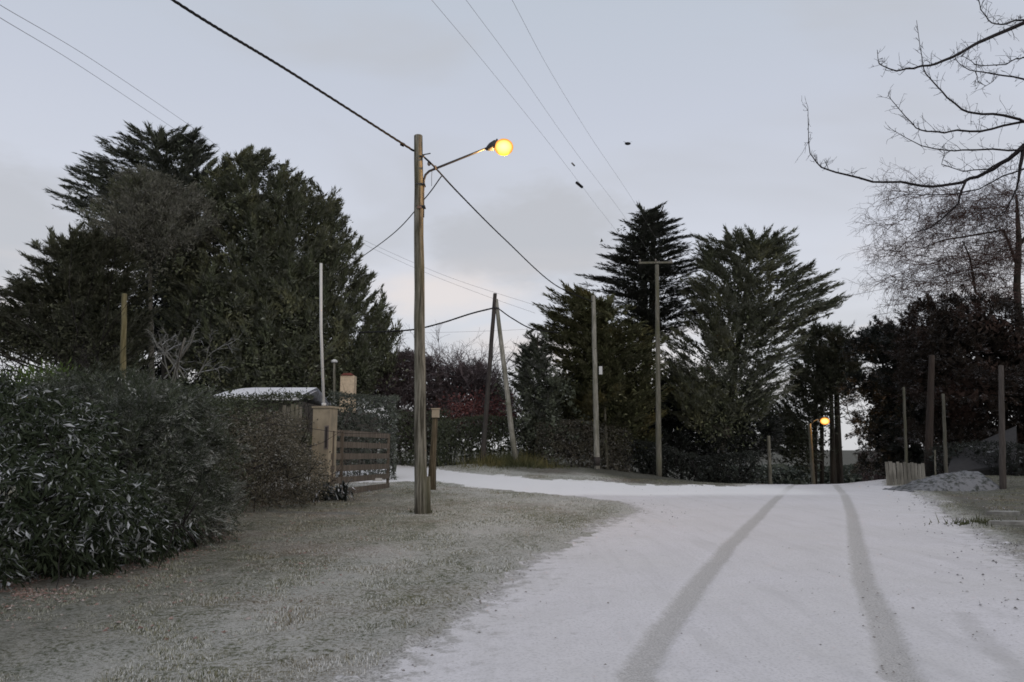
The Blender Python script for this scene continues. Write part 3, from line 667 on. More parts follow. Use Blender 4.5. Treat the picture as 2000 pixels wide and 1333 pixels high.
tree('rusty_tree', 'rusty dark round-crowned evergreen behind the right-hand poles', 1880, 42,
     [lobe(1870,645,80,58,42,3), lobe(1940,670,60,66,42,3), lobe(1820,700,50,62,42,3), lobe(1890,760,110,80,42,3.5), lobe(2020,760,90,110,42,3), lobe(1890,850,100,60,43,2.5), lobe(1990,870,70,70,43,2.5)],
     M_rust, (.3, 0, 0), (1,), rg, n=1000, cr=.8, fp=2, K=50, tl=.16, tw=.032, fr=.3, rnd=.45, up=.1, core=3.4, sub=(120, .6, 1.2), sublow=-.6)
# ------------------------------------------------------------------ bare and purple trees
def bare(name, label, cat, base, starts, mat, lv, nch, lf, rf, ang, grav, rngs, tr=None, tmat=M_bark, nseg=4, wob=.18, part='twigs'):
    root = empty(name, base, label, cat)
    if tr:
        for pts, rads in tr: trunk('trunk', root, pts, rads, tmat, 8)
    a0, a1, r0, r1 = branching(rngs, starts, lv, nch, lf, rf, ang, grav, nseg, wob)
    o = raw_mesh(part, segs(a0, a1, np.maximum(r0, .0065 if base.y > 35 else .004), np.maximum(r1, .0055 if base.y > 35 else .003)), 3, mat, root); print(name, len(a0)*6); return root
rb = np.random.default_rng(21)
Yp = 45
gb = ground_pt(850, Yp)
st_ = []
for k in range(26):
    st_.append((np.array(P(rb.uniform(760, 960), rb.uniform(760, 820), Yp + rb.uniform(-2, 2))), np.array([rb.normal()*.7, rb.normal()*.4, rb.uniform(.3, 1)]), 2.3, .06))
pt = bare('purple_bare_tree', 'leafless purplish tree with a dense twiggy crown behind the main pole', 'tree', gb, st_, M_twig_purple, 3, 5, .62, .5, .7, .02, rb,
     [([gb, P(850,800,Yp), P(856,720,Yp)], [.22,.16,.06])])
tree('plum_shrub', 'dark purple rounded shrub mass behind the leaning pole pair', 880, 46,
     [lobe(780,760,60,50,46,2), lobe(860,770,60,52,46,2), lobe(930,750,46,42,46,2), lobe(840,840,110,60,46,2), lobe(950,810,60,60,46,2), lobe(800,715,44,22,46,1.5), lobe(925,735,36,20,46,1.5)],
     M_twig_purple, (.1, 0, 0), (), rg, n=520, cr=.8, fp=12, K=11, tl=.20, tw=.022, up=.4, rnd=.9, core=2.2)
x_ = rb.normal(size=(2600, 3)); cc = np.array(P(935, 800, 42)); pts_ = cc + x_*np.array([1.15, .4, .42])
redb = empty('red_leaved_shrub', ground_pt(930, 42), 'shrub with sparse red leaves above the far hedge', 'shrub')
raw_mesh('leaves', leafy(rb, pts_, x_, .14, .6), 3, M_redl, redb)
g_ = ground_pt(930, 42); a0, a1, r0, r1 = branching(rb, [(np.array(g_) + [rb.normal()*.4, 0, 0], np.array([rb.normal()*.4, 0, 1]), 3.0, .03) for _ in range(12)], 2, 4, .5, .5, .5)
raw_mesh('twigs', segs(a0, a1, r0, r1), 3, M_twig_purple, redb)
# grey lichen-covered small tree left
gq = ground_pt(330, 30)
bare('lichen_tree', 'small pale grey leafless tree behind the left shrubs', 'tree', gq,
     [(np.array(P(320+14*k, 740, 30)), np.array([(-1)**k*.5, 0, 1]), 1.5, .035) for k in range(5)], foliage('lichen_twigs', (.12,.12,.11), (.26,.26,.25), None, .4), 3, 4, .6, .55, .55, .0, rb,
     [([gq, P(335,760,30), P(352,690,30), P(362,660,30)], [.11,.09,.07,.04]), ([P(352,700,30), P(372,672,30), P(380,650,30)], [.05,.035,.02])], M_bark_grey)
# bare scrub at the far left with sky showing
gq = ground_pt(60, 24)
bare('bare_scrub', 'thin leafless bush against the sky at the left edge', 'bush', gq,
     [(np.array(P(10+26*k, 800, 24)), np.array([rb.normal()*.25, 0, 1]), 1.3, .02) for k in range(7)], M_twig, 3, 4, .6, .6, .5, .0, rb, None)

# weeping birch on the right
Yb = 46
gb = ground_pt(1992, Yb)
st_ = []
for k in range(210):
    x0 = 2010 - 250*rb.random()**1.4; y0 = rb.uniform(370, 600)
    st_.append((np.array(P(x0, y0, Yb + rb.uniform(-1.5, 1.5))), np.array([-.8 - rb.random()*.4, rb.normal()*.5, rb.uniform(-.2, .5)]), 1.8, .024))
wb = bare('weeping_birch', 'leafless weeping tree with reddish hanging twigs at the right edge', 'tree', gb, st_, M_twig_red, 3, 4, .70, .66, .75, -.06, rb,
     [([gb, P(1993,700,Yb), P(1986,560,Yb), P(1990,470,Yb), P(1985,380,Yb)], [.26,.24,.21,.17,.07]),
      ([P(1990,590,Yb), P(1960,586,Yb), P(1925,590,Yb), P(1905,570,Yb), P(1895,505,Yb), P(1880,470,Yb)], [.13,.11,.09,.075,.06,.03]),
      ([P(1988,520,Yb), P(1960,450,Yb), P(1900,460,Yb), P(1840,470,Yb), P(1790,490,Yb)], [.11,.085,.06,.04,.02]),
      ([P(1990,480,Yb), P(2030,430,Yb), P(2060,360,Yb)], [.13,.1,.03])])
# near tree whose limbs reach in from the right
Yn = 10.0
gn = Vector((9.2, 10.4, ztf(9.2, 10.4)))
nt_ = empty('overhanging_tree', gn, 'bare tree whose upcurved dark branches reach in at top right', 'tree')
trunk('trunk', nt_, [gn - Vector((0,0,.2)), gn + Vector((0,0,.6)), P(2150,500,Yn+.2), P(2110,250,Yn+.1), P(2100,50,Yn), P(2120,-150,Yn)], [.24,.19,.17,.14,.10,.06], M_bark)
BR = [[(2100,60),(2050,40),(2000,45),(1965,60),(1920,78),(1900,90),(1860,113),(1830,124),(1800,130),(1770,136),(1750,138),(1725,130),(1716,125),(1714,100)],
 [(2110,260),(2050,250),(2000,238),(1980,230),(1940,224),(1900,222),(1880,216),(1850,190),(1830,170),(1808,145),(1801,125),(1797,90),(1790,40)],
 [(2000,238),(1960,248),(1915,257),(1870,255),(1845,260),(1810,258),(1790,250),(1770,230),(1740,195),(1735,180)],
 [(2110,280),(2000,292),(1940,292),(1880,294),(1850,295),(1800,285),(1770,270),(1745,255)],
 [(2115,260),(2040,260),(2000,285),(1970,310),(1940,330),(1910,345),(1880,355),(1840,362),(1800,364),(1760,357),(1705,354),(1650,342),(1615,332),(1595,318),(1582,300),(1578,260),(1578,210)],
 [(2105,170),(2000,155),(1960,146),(1920,141),(1895,138),(1875,125),(1862,115)],
 [(2100,110),(2000,113),(1985,115),(1965,127),(1920,130),(1905,125),(1885,112),(1870,112)],
 [(2050,45),(1998,40),(1985,40),(1965,47),(1945,48),(1930,40),(1915,20),(1912,0),(1905,-30)],
 [(2110,320),(2000,330),(1960,345),(1910,370),(1870,378),(1800,382),(1750,378)],
 [(1905,140),(1910,160),(1925,168),(1940,160),(1943,143)],
 [(2000,287),(1995,310),(1992,340),(1985,370),(1960,420)],
 [(1885,355),(1870,400),(1840,430),(1810,450),(1790,453)],
 [(1975,307),(1930,330),(1880,335),(1840,322),(1845,300)]]
RT = [q*.68 for q in [.048,.034,.026,.020,.052,.020,.016,.022,.020,.006,.045,.024,.014]]
tw = []
rn = np.random.default_rng(5)
for bi, (br, r0) in enumerate(zip(BR, RT)):
    dep = Yn + [0,.3,.3,-.2,0,.5,.2,.1,.4,.5,0,0,.1][bi]
    pts = [P(a, b_, dep + .25*math.sin(i*.6 + bi)) for i, (a, b_) in enumerate(br)]
    m_ = len(pts); fine = []; fr_ = []
    for i in range(m_-1):
        for s in (0, .5):
            fine.append(pts[i].lerp(pts[i+1], s) + Vector(rn.normal(size=3)*.006)); fr_.append(max(r0*(1 - (i+s)/m_)**1.1 + .002, .0035))
    fine.append(pts[-1]); fr_.append(.003)
    MB().tube(fine, fr_, 6).build('branch', M_twig, nt_)
    for i in range(3 if r0 > .022 else 1, len(fine)-1):
        for _ in range(2 + (rn.random() < .5)):
            d = fine[i+1] - fine[i]; d.normalize()
            v = np.array(d)*.5 + rn.normal(size=3)*.7 + np.array([0, 0, .35]); L_ = rn.uniform(.05, .22)
            if rn.random() < .12: L_ *= 1.5
            tw.append((np.array(fine[i].lerp(fine[i+1], rn.random())), v, L_, .004))
a0, a1, q0, q1 = branching(rn, tw, 1, 2, .5, .8, .6, .02, 3, .2)
raw_mesh('twigs', segs(a0, a1, np.maximum(q0, .0022), np.maximum(q1, .0018)), 3, M_twig, nt_)

# ------------------------------------------------------------------ hedges and shrubs
def hedge(name, label, A, B, z1, depth, mat, rng, dens=60, sz=.10, asp=.35, cat='hedge', wav=.08, stems=True, twig=0.0):
    """clipped hedge running A->B (xy), top height z1 (abs offset over ground), thickness depth"""
    A = np.array(A[:2], float); B = np.array(B[:2], float); e = B - A; Ln = np.linalg.norm(e); e /= Ln; nn = np.array([e[1], -e[0]])   # towards the camera side
    if nn[1] > 0: nn = -nn
    a3 = Vector((*(A+B)/2, 0)); a3.z = ztf(a3.x, a3.y)
    root = empty(name, a3, label, cat)
    nF = int(Ln*z1*dens); nT = int(Ln*depth*dens*.8); nC = int(Ln*z1*dens*.5)
    u = rng.random(nF+nT+nC)*Ln; v = np.zeros(len(u)); z = np.zeros(len(u)); nv = np.zeros((len(u), 3))
    z[:nF] = rng.random(nF)**.9*z1; v[:nF] = depth/2 + rng.normal(size=nF)*wav; nv[:nF] = [nn[0], nn[1], .25]
    z[nF:nF+nT] = z1 + rng.normal(size=nT)*wav*.7; v[nF:nF+nT] = rng.uniform(-.5, .5, nT)*depth; nv[nF:nF+nT] = [0, 0, 1]
    z[nF+nT:] = rng.random(nC)*z1; v[nF+nT:] = rng.uniform(-.5, .5, nC)*depth; nv[nF+nT:] = rng.normal(size=(nC, 3))
    z = z + .12*np.sin(u*.9 + Ln)*z/z1
    xy = A + e*u[:, None] + nn*v[:, None]
    p = np.column_stack([xy, zt(xy[:, 0], xy[:, 1]) + z])
    nI = int(Ln*z1*min(90, 6/(sz*sz*.5)**.5)); ui = rng.random(nI)*Ln; vi = rng.uniform(-.38, .32, nI)*depth; zi = rng.random(nI)*z1*.93
    xi = A + e*ui[:, None] + nn*vi[:, None]; ci = np.column_stack([xi, zt(xi[:, 0], xi[:, 1]) + zi])
    Vi = (ci[:, None, :] + rng.normal(size=(nI, 3, 3))*max(.10, sz*.9)).reshape(-1, 3)
    raw_mesh('foliage', np.concatenate([leafy(rng, p, nv, sz, asp, .1, .9), Vi], 0), 3, mat, root)
    if stems:
        s0 = []; 
        for _ in range(int(Ln*9)):
            q = A + e*rng.random()*Ln + nn*rng.uniform(-.3, .52)*depth
            s0.append((np.array([q[0], q[1], ztf(*q)]), np.array([rng.normal()*.12, rng.normal()*.1, 1]), z1*rng.uniform(.7, 1.0), .014))
        a0, a1, r0, r1 = branching(rng, s0, 1, 3, .4, .5, .4, 0, 3, .1)
        raw_mesh('stems', segs(a0, a1, r0, r1), 3, M_twig, root)
    return root
rh = np.random.default_rng(77)
def gp2(px_, Yd): c = P(px_, 900, Yd); return (c.x, Yd)
hedge('clipped_hedge', 'long clipped dark hedge behind the leaning pole pair, left section', gp2(850, 40), gp2(1050, 40.5), 2.35, 1.4, M_hedge, rh, 330, .13, cat='hedge')
hedge('clipped_hedge', 'clipped flat-topped hedge directly left of the pale pole', gp2(1040, 39.6), gp2(1225, 41), 2.3, 1.4, M_twh, rh, 360, .12, cat='hedge')
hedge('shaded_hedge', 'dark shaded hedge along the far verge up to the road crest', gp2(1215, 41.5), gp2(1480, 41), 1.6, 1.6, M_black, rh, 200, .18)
hedge('tall_hedge', 'tall grey-green hedge behind the slatted gate', gp2(640, 33), gp2(775, 33.5), 3.6, 2.0, M_hedge_g, rh, 300, .13)
hedge('dark_hedge', 'dark hedge between the slatted gate and the main pole', gp2(755, 41.5), gp2(880, 41.5), 3.0, 1.4, M_hedge, rh, 170, .13)
hedge('garden_hedge', 'green hedge in front of the snow-covered roof', gp2(350, 24), gp2(600, 24.5), 3.02, 1.8, M_hedge, rh, 360, .11)
# hedge of thin upright stems left of the pillar
hedge('twiggy_hedge', 'thin twiggy hedge left of the stucco pillar', gp2(395, 18.5), gp2(575, 22.8), 2.2, .9, M_twh, rh, 620, .07, .45, 'hedge', .12)
# big shrubs
def shrub(name, label, base, lobes, mat, rng, n, mode, cat='shrub', **kw):
    root = empty(name, base, label, cat)
    if mode == 'leaf':
        if kw.get('sub'):
            q_ = kw['sub']; ps, ns, _ = surf(rng, lobes, q_[0], .3, -.9); rr_ = rng.uniform(q_[1], q_[2], len(ps)); ps = ps - ns*rr_[:, None]*.4
            lobs = [(a[0], a[1], a[2], q*1.2, q, q*.6) for a, q in zip(ps, rr_)]
        else: lobs = lobes
        p, nn, c = surf(rng, lobs, n, .3, kw.get('sublow', -.9)); p = c + (p - c)*rng.uniform(.6, 1.08, (len(p), 1))**.6
        k = kw.get('per', 7); pc = np.repeat(p, k, 0) + rng.normal(size=(len(p)*k, 3))*kw.get('cl', .10); nc = np.repeat(nrm(nn + rng.normal(size=nn.shape)*.5), k, 0)
        Vv = leafy(rng, pc, nc, kw.get('sz', .13), kw.get('asp', .34), kw.get('droop', .5), kw.get('rnd', .6))
        raw_mesh('leaves', Vv, 3, mat, root); o = len(Vv)//3
        # woody stems
        cs = np.array(lobes)[:, :3]; ss = []
        for q in cs:
            for _ in range(5): ss.append((np.array([base[0]+rng.normal()*.4, base[1]+rng.normal()*.3, base[2]]), q - np.array(base) + rng.normal(size=3)*.5, float(np.linalg.norm(q-np.array(base)))*1.0, .02))
        a0, a1, r0, r1 = branching(rng, ss, 1, 4, .45, .5, .5, 0, 4, .1)
        raw_mesh('stems', segs(a0, a1, r0, r1), 3, M_twig, root)
    else:
        Vv = conifer(rng, lobes, n, **kw); raw_mesh('foliage', Vv, 3, mat, root); o = len(Vv)//3
    print(name, o); return root
b_ = G(120, 1120)
shrub('laurel_shrub', 'large-leaved snow-dusted laurel shrub in the left foreground', b_ + Vector((-.9, .6, 0)),
      [lobe(70,1000,150,125,8.9,1.0), lobe(-60,900,190,150,9.6,1.4), lobe(90,890,110,100,10.2,1.1), lobe(190,1010,90,85,9.6,.9), lobe(-20,1080,120,85,8.5,.8), lobe(160,1075,90,55,9.2,.7)],
      M_laurel, rh, 5200, 'leaf', sz=.115, per=7, cl=.08, asp=.30, droop=.75, rnd=.8, sub=(150, .16, .42), sublow=-.25)
b_ = G(300, 1050)
shrub('juniper_shrub', 'spreading frosted shrub with drooping feathery sprays', b_ + Vector((-.6, .8, 0)),
      [lobe(280,860,120,90,12.6,1.4), lobe(340,930,85,100,12.6,1.2), lobe(210,800,110,60,13.4,1.3), lobe(240,950,130,100,11.6,1.2), lobe(330,1010,80,60,12,1.0), lobe(140,850,110,80,13,1.3), lobe(380,990,40,45,13,.8)],
      M_juni, rh, 1500, 'con', cr=.60, fp=3, K=44, tl=.07, tw=.009, up=-.22, out=1.0, rnd=.38, fr=.13, core=0, low=-.9, spread=.5, sub=(90, .2, .5))
raw_mesh('inner_twigs', (np.array([P(280,870,13), P(330,940,13), P(230,930,12.4), P(160,870,13.4)])[rh.integers(0, 4, 5000)][:, None, :] + (nrm(rh.normal(size=(5000, 3)))*rh.random((5000, 1))*[.75, .6, .8])[:, None, :] + rh.normal(size=(5000, 3, 3))*.05).reshape(-1, 3), 3, M_juni, bpy.data.objects['juniper_shrub'])
shrub('snowy_undershrub', 'low arching shrub with snow on its leaves at the lawn edge', G(250, 1085) + Vector((-.2, .3, 0)),
      [lobe(230,1060,90,42,10.2,.6), lobe(120,1095,90,40,9.2,.5), lobe(310,1040,60,40,11.2,.6)],
      M_laurel, rh, 900, 'leaf', sz=.12, per=7, cl=.10, asp=.22, droop=.9)
shrub('bright_green_shrub', 'yellow-green bamboo-like shrub against the sky at far left', G(60, 980),
      [lobe(60,790,60,50,16,.8), lobe(110,760,40,30,16,.6), lobe(20,830,60,50,16,.8)],
      M_lime, rh, 420, 'leaf', sz=.20, per=6, cl=.12, asp=.16, droop=-.6)
shrub('twiggy_bush', 'frosted small-leaved bush below the twiggy hedge', G(500, 985) + Vector((0, .8, 0)),
      [lobe(440,900,70,80,17,1), lobe(520,910,70,70,18,1), lobe(570,930,50,58,19,1), lobe(470,960,70,32,17.5,.9), lobe(606,936,34,42,20.6,.5)],
      M_twh, rh, 1500, 'leaf', sz=.075, per=9, cl=.14, asp=.45, droop=.1, rnd=1.0)
shrub('dark_garden_shrub', 'dark shrub mass behind the frosted drooping shrub', G(200, 980),
      [lobe(200,830,180,70,17,1.2), lobe(340,820,90,60,17,1.2), lobe(80,860,140,70,16,1.2), lobe(300,920,150,80,16,1.0), lobe(420,850,70,80,18,1)],
      M_hedge, rh, 2400, 'leaf', sz=.10, per=8, cl=.16, asp=.4, rnd=1.0)
# strap-leaved plant by the pillar
bp = P(640, 968, 21.4); bp.z = ztf(bp.x, bp.y)
yp = empty('strap_leaved_plant', bp, 'dark strap-leaved plant with snow on its leaves at the pillar foot', 'plant')
mb = MB()
for k in range(110):
    a = rh.uniform(0, 2*math.pi); L_ = rh.uniform(.7, 1.35); el = rh.uniform(.5, 1.3); c0 = bp + Vector((rh.normal()*.32, rh.normal()*.2, 0))
    pts = [c0 + Vector((math.cos(a)*math.cos(el)*L_*s, math.sin(a)*math.cos(el)*L_*s, math.sin(el)*L_*s - .55*L_*s*s*s)) for s in (0, .35, .7, 1)]
    sd2 = Vector((-math.sin(a), math.cos(a), 0)); ws = (.022, .032, .024, .003)
    for i in range(3):
        mb.quad(pts[i]-sd2*ws[i], pts[i]+sd2*ws[i], pts[i+1]+sd2*ws[i+1], pts[i+1]-sd2*ws[i+1])
m_, t, b2 = newmat('strap_leaf'); g0 = N(t, 'ShaderNodeNewGeometry'); s0 = N(t, 'ShaderNodeSeparateXYZ'); t.links.new(g0.outputs['True Normal'], s0.inputs[0])
fr = ramp(t, math_(t, 'MULTIPLY', math_(t, 'ABSOLUTE', s0.outputs[2]), noise(t, pos(t), 6, 3)), [(.42, (0,0,0)), (.52, (1,1,1))])
setc(t, b2, mix(t, fr, (.02,.025,.022), (.55,.57,.62)), .5)
mb.build('leaves', m_, yp)
# weeds on the far verge: rough grass tufts
def tufts(name, label, cx, cy, n, spread, h, mat, cat='grass clump'):
    c0 = Vector((cx, cy, ztf(cx, cy))); root = empty(name, c0, label, cat)
    p = np.column_stack([cx + rh.normal(size=n)*spread, cy + rh.normal(size=n)*spread*.6]); p = np.column_stack([p, zt(p[:, 0], p[:, 1])])
    a = rh.normal(size=(n, 3))*.45 + [0, 0, 1]; s = nrm(np.cross(a, rh.normal(size=(n, 3))))*.012; L_ = h*rh.uniform(.5, 1.2, (n, 1))
    raw_mesh('blades', np.stack([p - s, p + s, p + a*L_], 1).reshape(-1, 3), 3, mat, root)['kind'] = 'stuff'
gm_x, gm_y = G(824, 1003)[:2]
tufts('grass_tuft', 'ring of rough grass at the foot of the near lamp pole', gm_x, gm_y, 260, .13, .10, M_gold)
tufts('grass_mound', 'rough green-brown grass mound at the foot of the leaning pole pair', *gp2(1000, 38.6), 3200, 1.1, .45, M_gold)
tufts('grass_tuft', 'small rough tuft at the right shoulder of the road', *gp2(1905, 15), 300, .35, .11, M_gold)

# ------------------------------------------------------------------ poles
def pole(name, label, pb, pt_, Yd, rb_, rt, mat, cat='utility pole', Yt=None, base=None):
    b0 = P(pb[0], pb[1], Yd) if base is None else base
    b0 = Vector((b0.x, b0.y, ztf(b0.x, b0.y))); t0 = P(pt_[0], pt_[1], Yt or Yd)
    root = empty(name, b0, label, cat)
    n = 14; pts = [b0.lerp(t0, i/n) for i in range(n+1)]; pts[0] = b0 - (t0-b0).normalized()*.25
    rr = [rb_ + (rt-rb_)*i/n for i in range(n+1)]
    for i in range(1, n):
        pts[i] += Vector((math.sin(i*1.7)*.006, math.cos(i*2.1)*.006, 0)); rr[i] *= 1 + .02*math.sin(i*2.9)
    pts.append(t0 + (t0-b0).normalized()*.012); rr.append(rt*.86)
    MB().tube(pts, rr, 16).build('pole', mat, root)
    return root, b0, t0
gm = G(822, 1005)
Ym = gm.y
mp, mb0, mt0 = pole('street_lamp', 'near weathered wooden pole carrying the lit orange street lamp', (822,1005), (817,266), Ym, .150, .105, M_pole, 'street lamp', base=gm)
# stub bolted to the foot
MB().tube([gm + Vector((.14,.12,-.2)), gm + Vector((.12,.1,.85))], [.085,.075], 10).build('stub', M_pole, mp)
kp_ = lambda x_, y_, dy=0: P(x_, y_, Ym + dy)
arm = [kp_(827,425), kp_(827,375), kp_(828,352), kp_(831,342), kp_(838,335), kp_(850,330), kp_(875,320), kp_(915,304), kp_(955,288)]
MB().tube(arm, [.022,.024,.028,.03,.03,.03,.029,.028,.026], 10).build('arm', M_metal, mp)
for yy in (362, 405): MB().box(kp_(822, yy), (.22, .22, .03)).build('bracket', M_metal, mp)
hd = empty('dummy', (0,0,0), None, None); bpy.data.objects.remove(hd)
h0, h1 = kp_(952,291), kp_(982,276)
ax = (h1-h0).normalized()
housing = MB().tube([h0 - ax*.04, h0 + ax*.02, h0 + ax*.1, h0 + ax*.24, h0 + ax*.36], [.03,.07,.105,.12,.05], 12).build('lamp_housing', M_metal, mp)
hc = h0 + ax*.30
lc = kp_(984, 288)
MB().ball(lc, .235, 20, 12, (1, 1, .85)).build('lamp_bowl', M_lamp, mp)
MB().tube([kp_(971,272), kp_(969,277)], [.02,.03], 8).build('photocell', M_metal, housing)
pl = bpy.data.lights.new('lamp_light', 'POINT'); pl.energy = 320; pl.color = (1,.55,.18); pl.shadow_soft_size = .02
plo = bpy.data.objects.new('lamp_light', pl); col.objects.link(plo); plo.location = lc - Vector((0,.0,.30)); plo.parent = mp; plo.matrix_parent_inverse = mp.matrix_basis.inverted()
# pole-top hardware
MB().tube([kp_(825,303), kp_(841,300)], .014, 6).build('hook', M_metal, mp)
MB().tube([kp_(820,306,-.12), kp_(829,306,-.1)], .03, 8).build('clamp', M_metal, mp)
for q in ((838,320), (850,328)):
    MB().ball(kp_(*q), .045, 8, 6, (1,1,1.4)).build('insulator', M_porc, mp)
MB().tube([kp_(844,330), kp_(843,345), kp_(843,364)], .006, 5).build('drip_wire', M_cable, mp)
MB().box(kp_(819, 405, -.15), (.10, .03, .06)).build('number_plate', plain('red_rust', (.25,.16,.13), .7), mp)

def P_(q): return P(*q)
def cable(name, label, pts, r, mat, twist=False, parent=None, cat='cable', n=22):
    """smooth line through 3D points (Catmull-Rom)"""
    pts = [Vector(p) for p in pts]
    ext = [pts[0]*2 - pts[1]] + pts + [pts[-1]*2 - pts[-2]]; out = []
    for i in range(1, len(ext)-2):
        for s in range(n):
            t_ = s/n; p0, p1, p2, p3 = ext[i-1:i+3]
            out.append(.5*((2*p1) + (p2-p0)*t_ + (2*p0-5*p1+4*p2-p3)*t_*t_ + (3*p1-p0-3*p2+p3)*t_**3))
    out.append(pts[-1])
    mb = MB()
    if twist:
        Lt = 0
        for k in range(3):
            l = [p + Vector((0, math.cos(i*.9 + k*2.09), math.sin(i*.9 + k*2.09)))*r*.62 for i, p in enumerate(out)]
            mb.tube(l, r*.6, 5)
    else: mb.tube(out, r, 6)
    o = mb.build(name, mat, parent)
    if label: tag(o, label, cat)
    return o
def mid_sag(a, b_, s, k=6):
    return [a.lerp(b_, i/k) - Vector((0, 0, 4*s*(i/k)*(1-i/k))) for i in range(k+1)]
# bundled cable: from behind the camera to the main pole, on to the pale pole
A0 = P(337, 0, 11.5); A1 = P(570,143,14.0); A2 = kp_(808, 295)
back = A0 + (A0-A2)*1.6 + Vector((0,0,1.0))
cable('bundled_cable', 'thick black twisted cable from the upper left to the lamp pole', [back, A0 + (A0-A1)*1.2 + Vector((0,0,.25)), A0, A1, A2], .027, M_cable, True, n=50)
MB().tube([kp_(783,281), kp_(789,284)], .05, 8).build('splice', M_cable, bpy.data.objects['bundled_cable'])
Yq = 38.5
cable('bundled_cable', 'black twisted cable from the lamp pole down to the pale pole with a box', [kp_(829,308), kp_(850,328), P(900,382,20.5), P(985,467,26), P(1083,556,33), P(1158,590,Yq)], .024, M_cable, True, n=40)
cable('service_cable', 'thin cable running from the lamp pole down left behind the big cypress', [kp_(862,345), P(830,388,19), P(770,455,24), P(695,510,32), P(640,545,40)], .016, M_cable, n=16)
# high wires
zz = 0
for i, (l, nm) in enumerate((([(843,0,15.0),(960,140,20.5),(1080,290,27),(1170,408,34),(1252,513,40)], 'left'), ([(910,0,15.4),(1010,135,20.5),(1115,285,27),(1210,410,34.5),(1282,513,40)], 'middle'), ([(1000,0,15.8),(1075,140,21),(1155,270,27.5),(1232,385,34.5),(1310,513,40)], 'right'))):
    pts = [P(*q) for q in l]; pts = [pts[0] + (pts[0]-pts[2])*1.6 + Vector((0,0,.5)), pts[0] + (pts[0]-pts[1])*.8] + pts
    cable('overhead_wire', '%s one of three faint high wires running down to the tall pole with a crossarm' % nm, pts, .0045, M_wire, n=14, cat='wire')
sp = MB().tube([P(1126,357,30.2), P(1137,366,30.6)], .06, 8).build('splice', M_cable, bpy.data.objects['overhead_wire'])
MB().tube([P(1117,319,28.6), P(1122,324,28.8)], .035, 8).build('splice', M_wire, bpy.data.objects['overhead_wire.001'])
bd = MB().ball(P(1226,281,30), .09, 8, 6, (1.5,.8,.7)); bw = P(1226,280,30)
bird = bd.build('bird', M_cable); tag(bird, 'tiny dark bird flying in the sky right of the lamp', 'bird')
for s in (-1, 1):
    MB().quad(bw, bw + Vector((s*.16,.05,.07)), bw + Vector((s*.2,-.06,.05)), bw + Vector((s*.05,-.07,0))).build('wing', M_cable, bird)
for nm, l in (('upper', [(-60,-33,13),(0,10,14.5),(185,120,22),(370,245,33),(430,290,38)]), ('lower', [(-60,-5,13),(0,35,14.5),(160,132,22),(330,245,33),(390,285,38)])):
    cable('phone_wire', '%s of two thin wires crossing the upper left sky' % nm, [P(*q) for q in l], .007, M_wire, n=14, cat='wire')
for nm, l in (('upper', [(690,460,44),(800,510,42),(900,550,40.5),(1050,598,40)]), ('lower', [(690,468,44),(820,528,42),(940,575,40.5),(1045,612,40)])):
    cable('distant_wire', '%s faint wire sloping behind the lamp pole to the golden cypress' % nm, [P(*q) for q in l], .007, M_wire, n=10, cat='wire')
# leaning pole pair (A-frame)
Ya = 38.8
ar, ab, atp = pole('leaning_pole_pair', 'two poles leaning together into an A, one dark, one pale', (942,905), (967,574), Ya, .14, .10, M_pole_dark)
pb = P(1010, 905, Ya - .3); pb.z = ztf(pb.x, pb.y)
pts = [pb - Vector((0,0,.2)), P(1000,850,Ya-.2), P(985,720,Ya-.1), P(974,630,Ya), P(969,585,Ya+.05)]
MB().tube(pts, [.155,.145,.125,.11,.10], 12).build('pole', M_pole_pale, ar)
MB().tube([P(964,600,Ya-.15), P(975,603,Ya-.15)], .04, 8).build('bolt', M_metal, ar)
cable('bundled_cable', 'black twisted cable sagging from the leaning poles leftwards behind the lamp pole', [P(964,602,Ya), P(920,613,Ya), P(860,632,Ya), P(800,645,Ya), P(700,650,Ya)], .04, M_cable, True, n=30)
cable('bundled_cable', 'black twisted cable from the leaning poles rightwards into the golden cypress', [P(972,602,Ya), P(1000,622,Ya), P(1040,643,Ya), P(1090,650,Ya)], .032, M_cable, True, n=24)
cable('distant_wire', 'level faint wire passing behind the leaning pole pair', [P(700,652,43), P(850,650,43), P(1000,645,43), P(1060,640,43)], .007, M_wire, cat='wire')
# pale pole with box
pr, pb_, pt2 = pole('pale_pole', 'pale grey pole with a small box, right of the leaning pair', (1166,910), (1159,578), Yq, .155, .105, M_pole_pale)
MB().box(P(1173,724,Yq-.1), (.16,.14,.42)).build('meter_box', M_white, pr)
MB().tube([P(1160,592,Yq), P(1152,588,Yq)], .03, 8).build('clamp', M_metal, pr)
MB().tube([P(1166,893,Yq), P(1166,910,Yq)], .165, 12).build('dark_collar', M_pole_dark, pr)
pole('thin_post', 'thin darker post just behind the pale pole', (1186,915), (1177,690), 40.2, .08, .06, M_pole_mid, 'post')
kr, kb, kt = pole('crossarm_pole', 'tall grey pole with a crossarm in front of the cedar', (1287,930), (1283,518), 38, .15, .10, M_pole_mid)
c0, c1 = P(1248,514,38), P(1313,513,38.6)
MB().box((c0+c1)/2, ((c1-c0).length, .1, .1), rot=Vector((1,0,0)).rotation_difference((c1-c0).normalized()).to_matrix()).build('crossarm', M_pole_mid, kr)
for s in (.03, .5, .97):
    q = c0.lerp(c1, s); MB().tube([q + Vector((0,0,.05)), q + Vector((0,0,.12)), q + Vector((0,0,.2))], [.02,.045,.03], 8).build('insulator', M_porc, kr)
pole('grey_post', 'grey post beside the road at the crest, left of the far lamp pole', (1504,937), (1501,852), 42, .11, .09, M_pole_mid, 'post')
fr_, fb, ft = pole('far_street_lamp', 'distant pole with a small glowing street lamp between the pines', (1588,930), (1581,828), 50, .13, .10, M_pole_mid, 'street lamp')
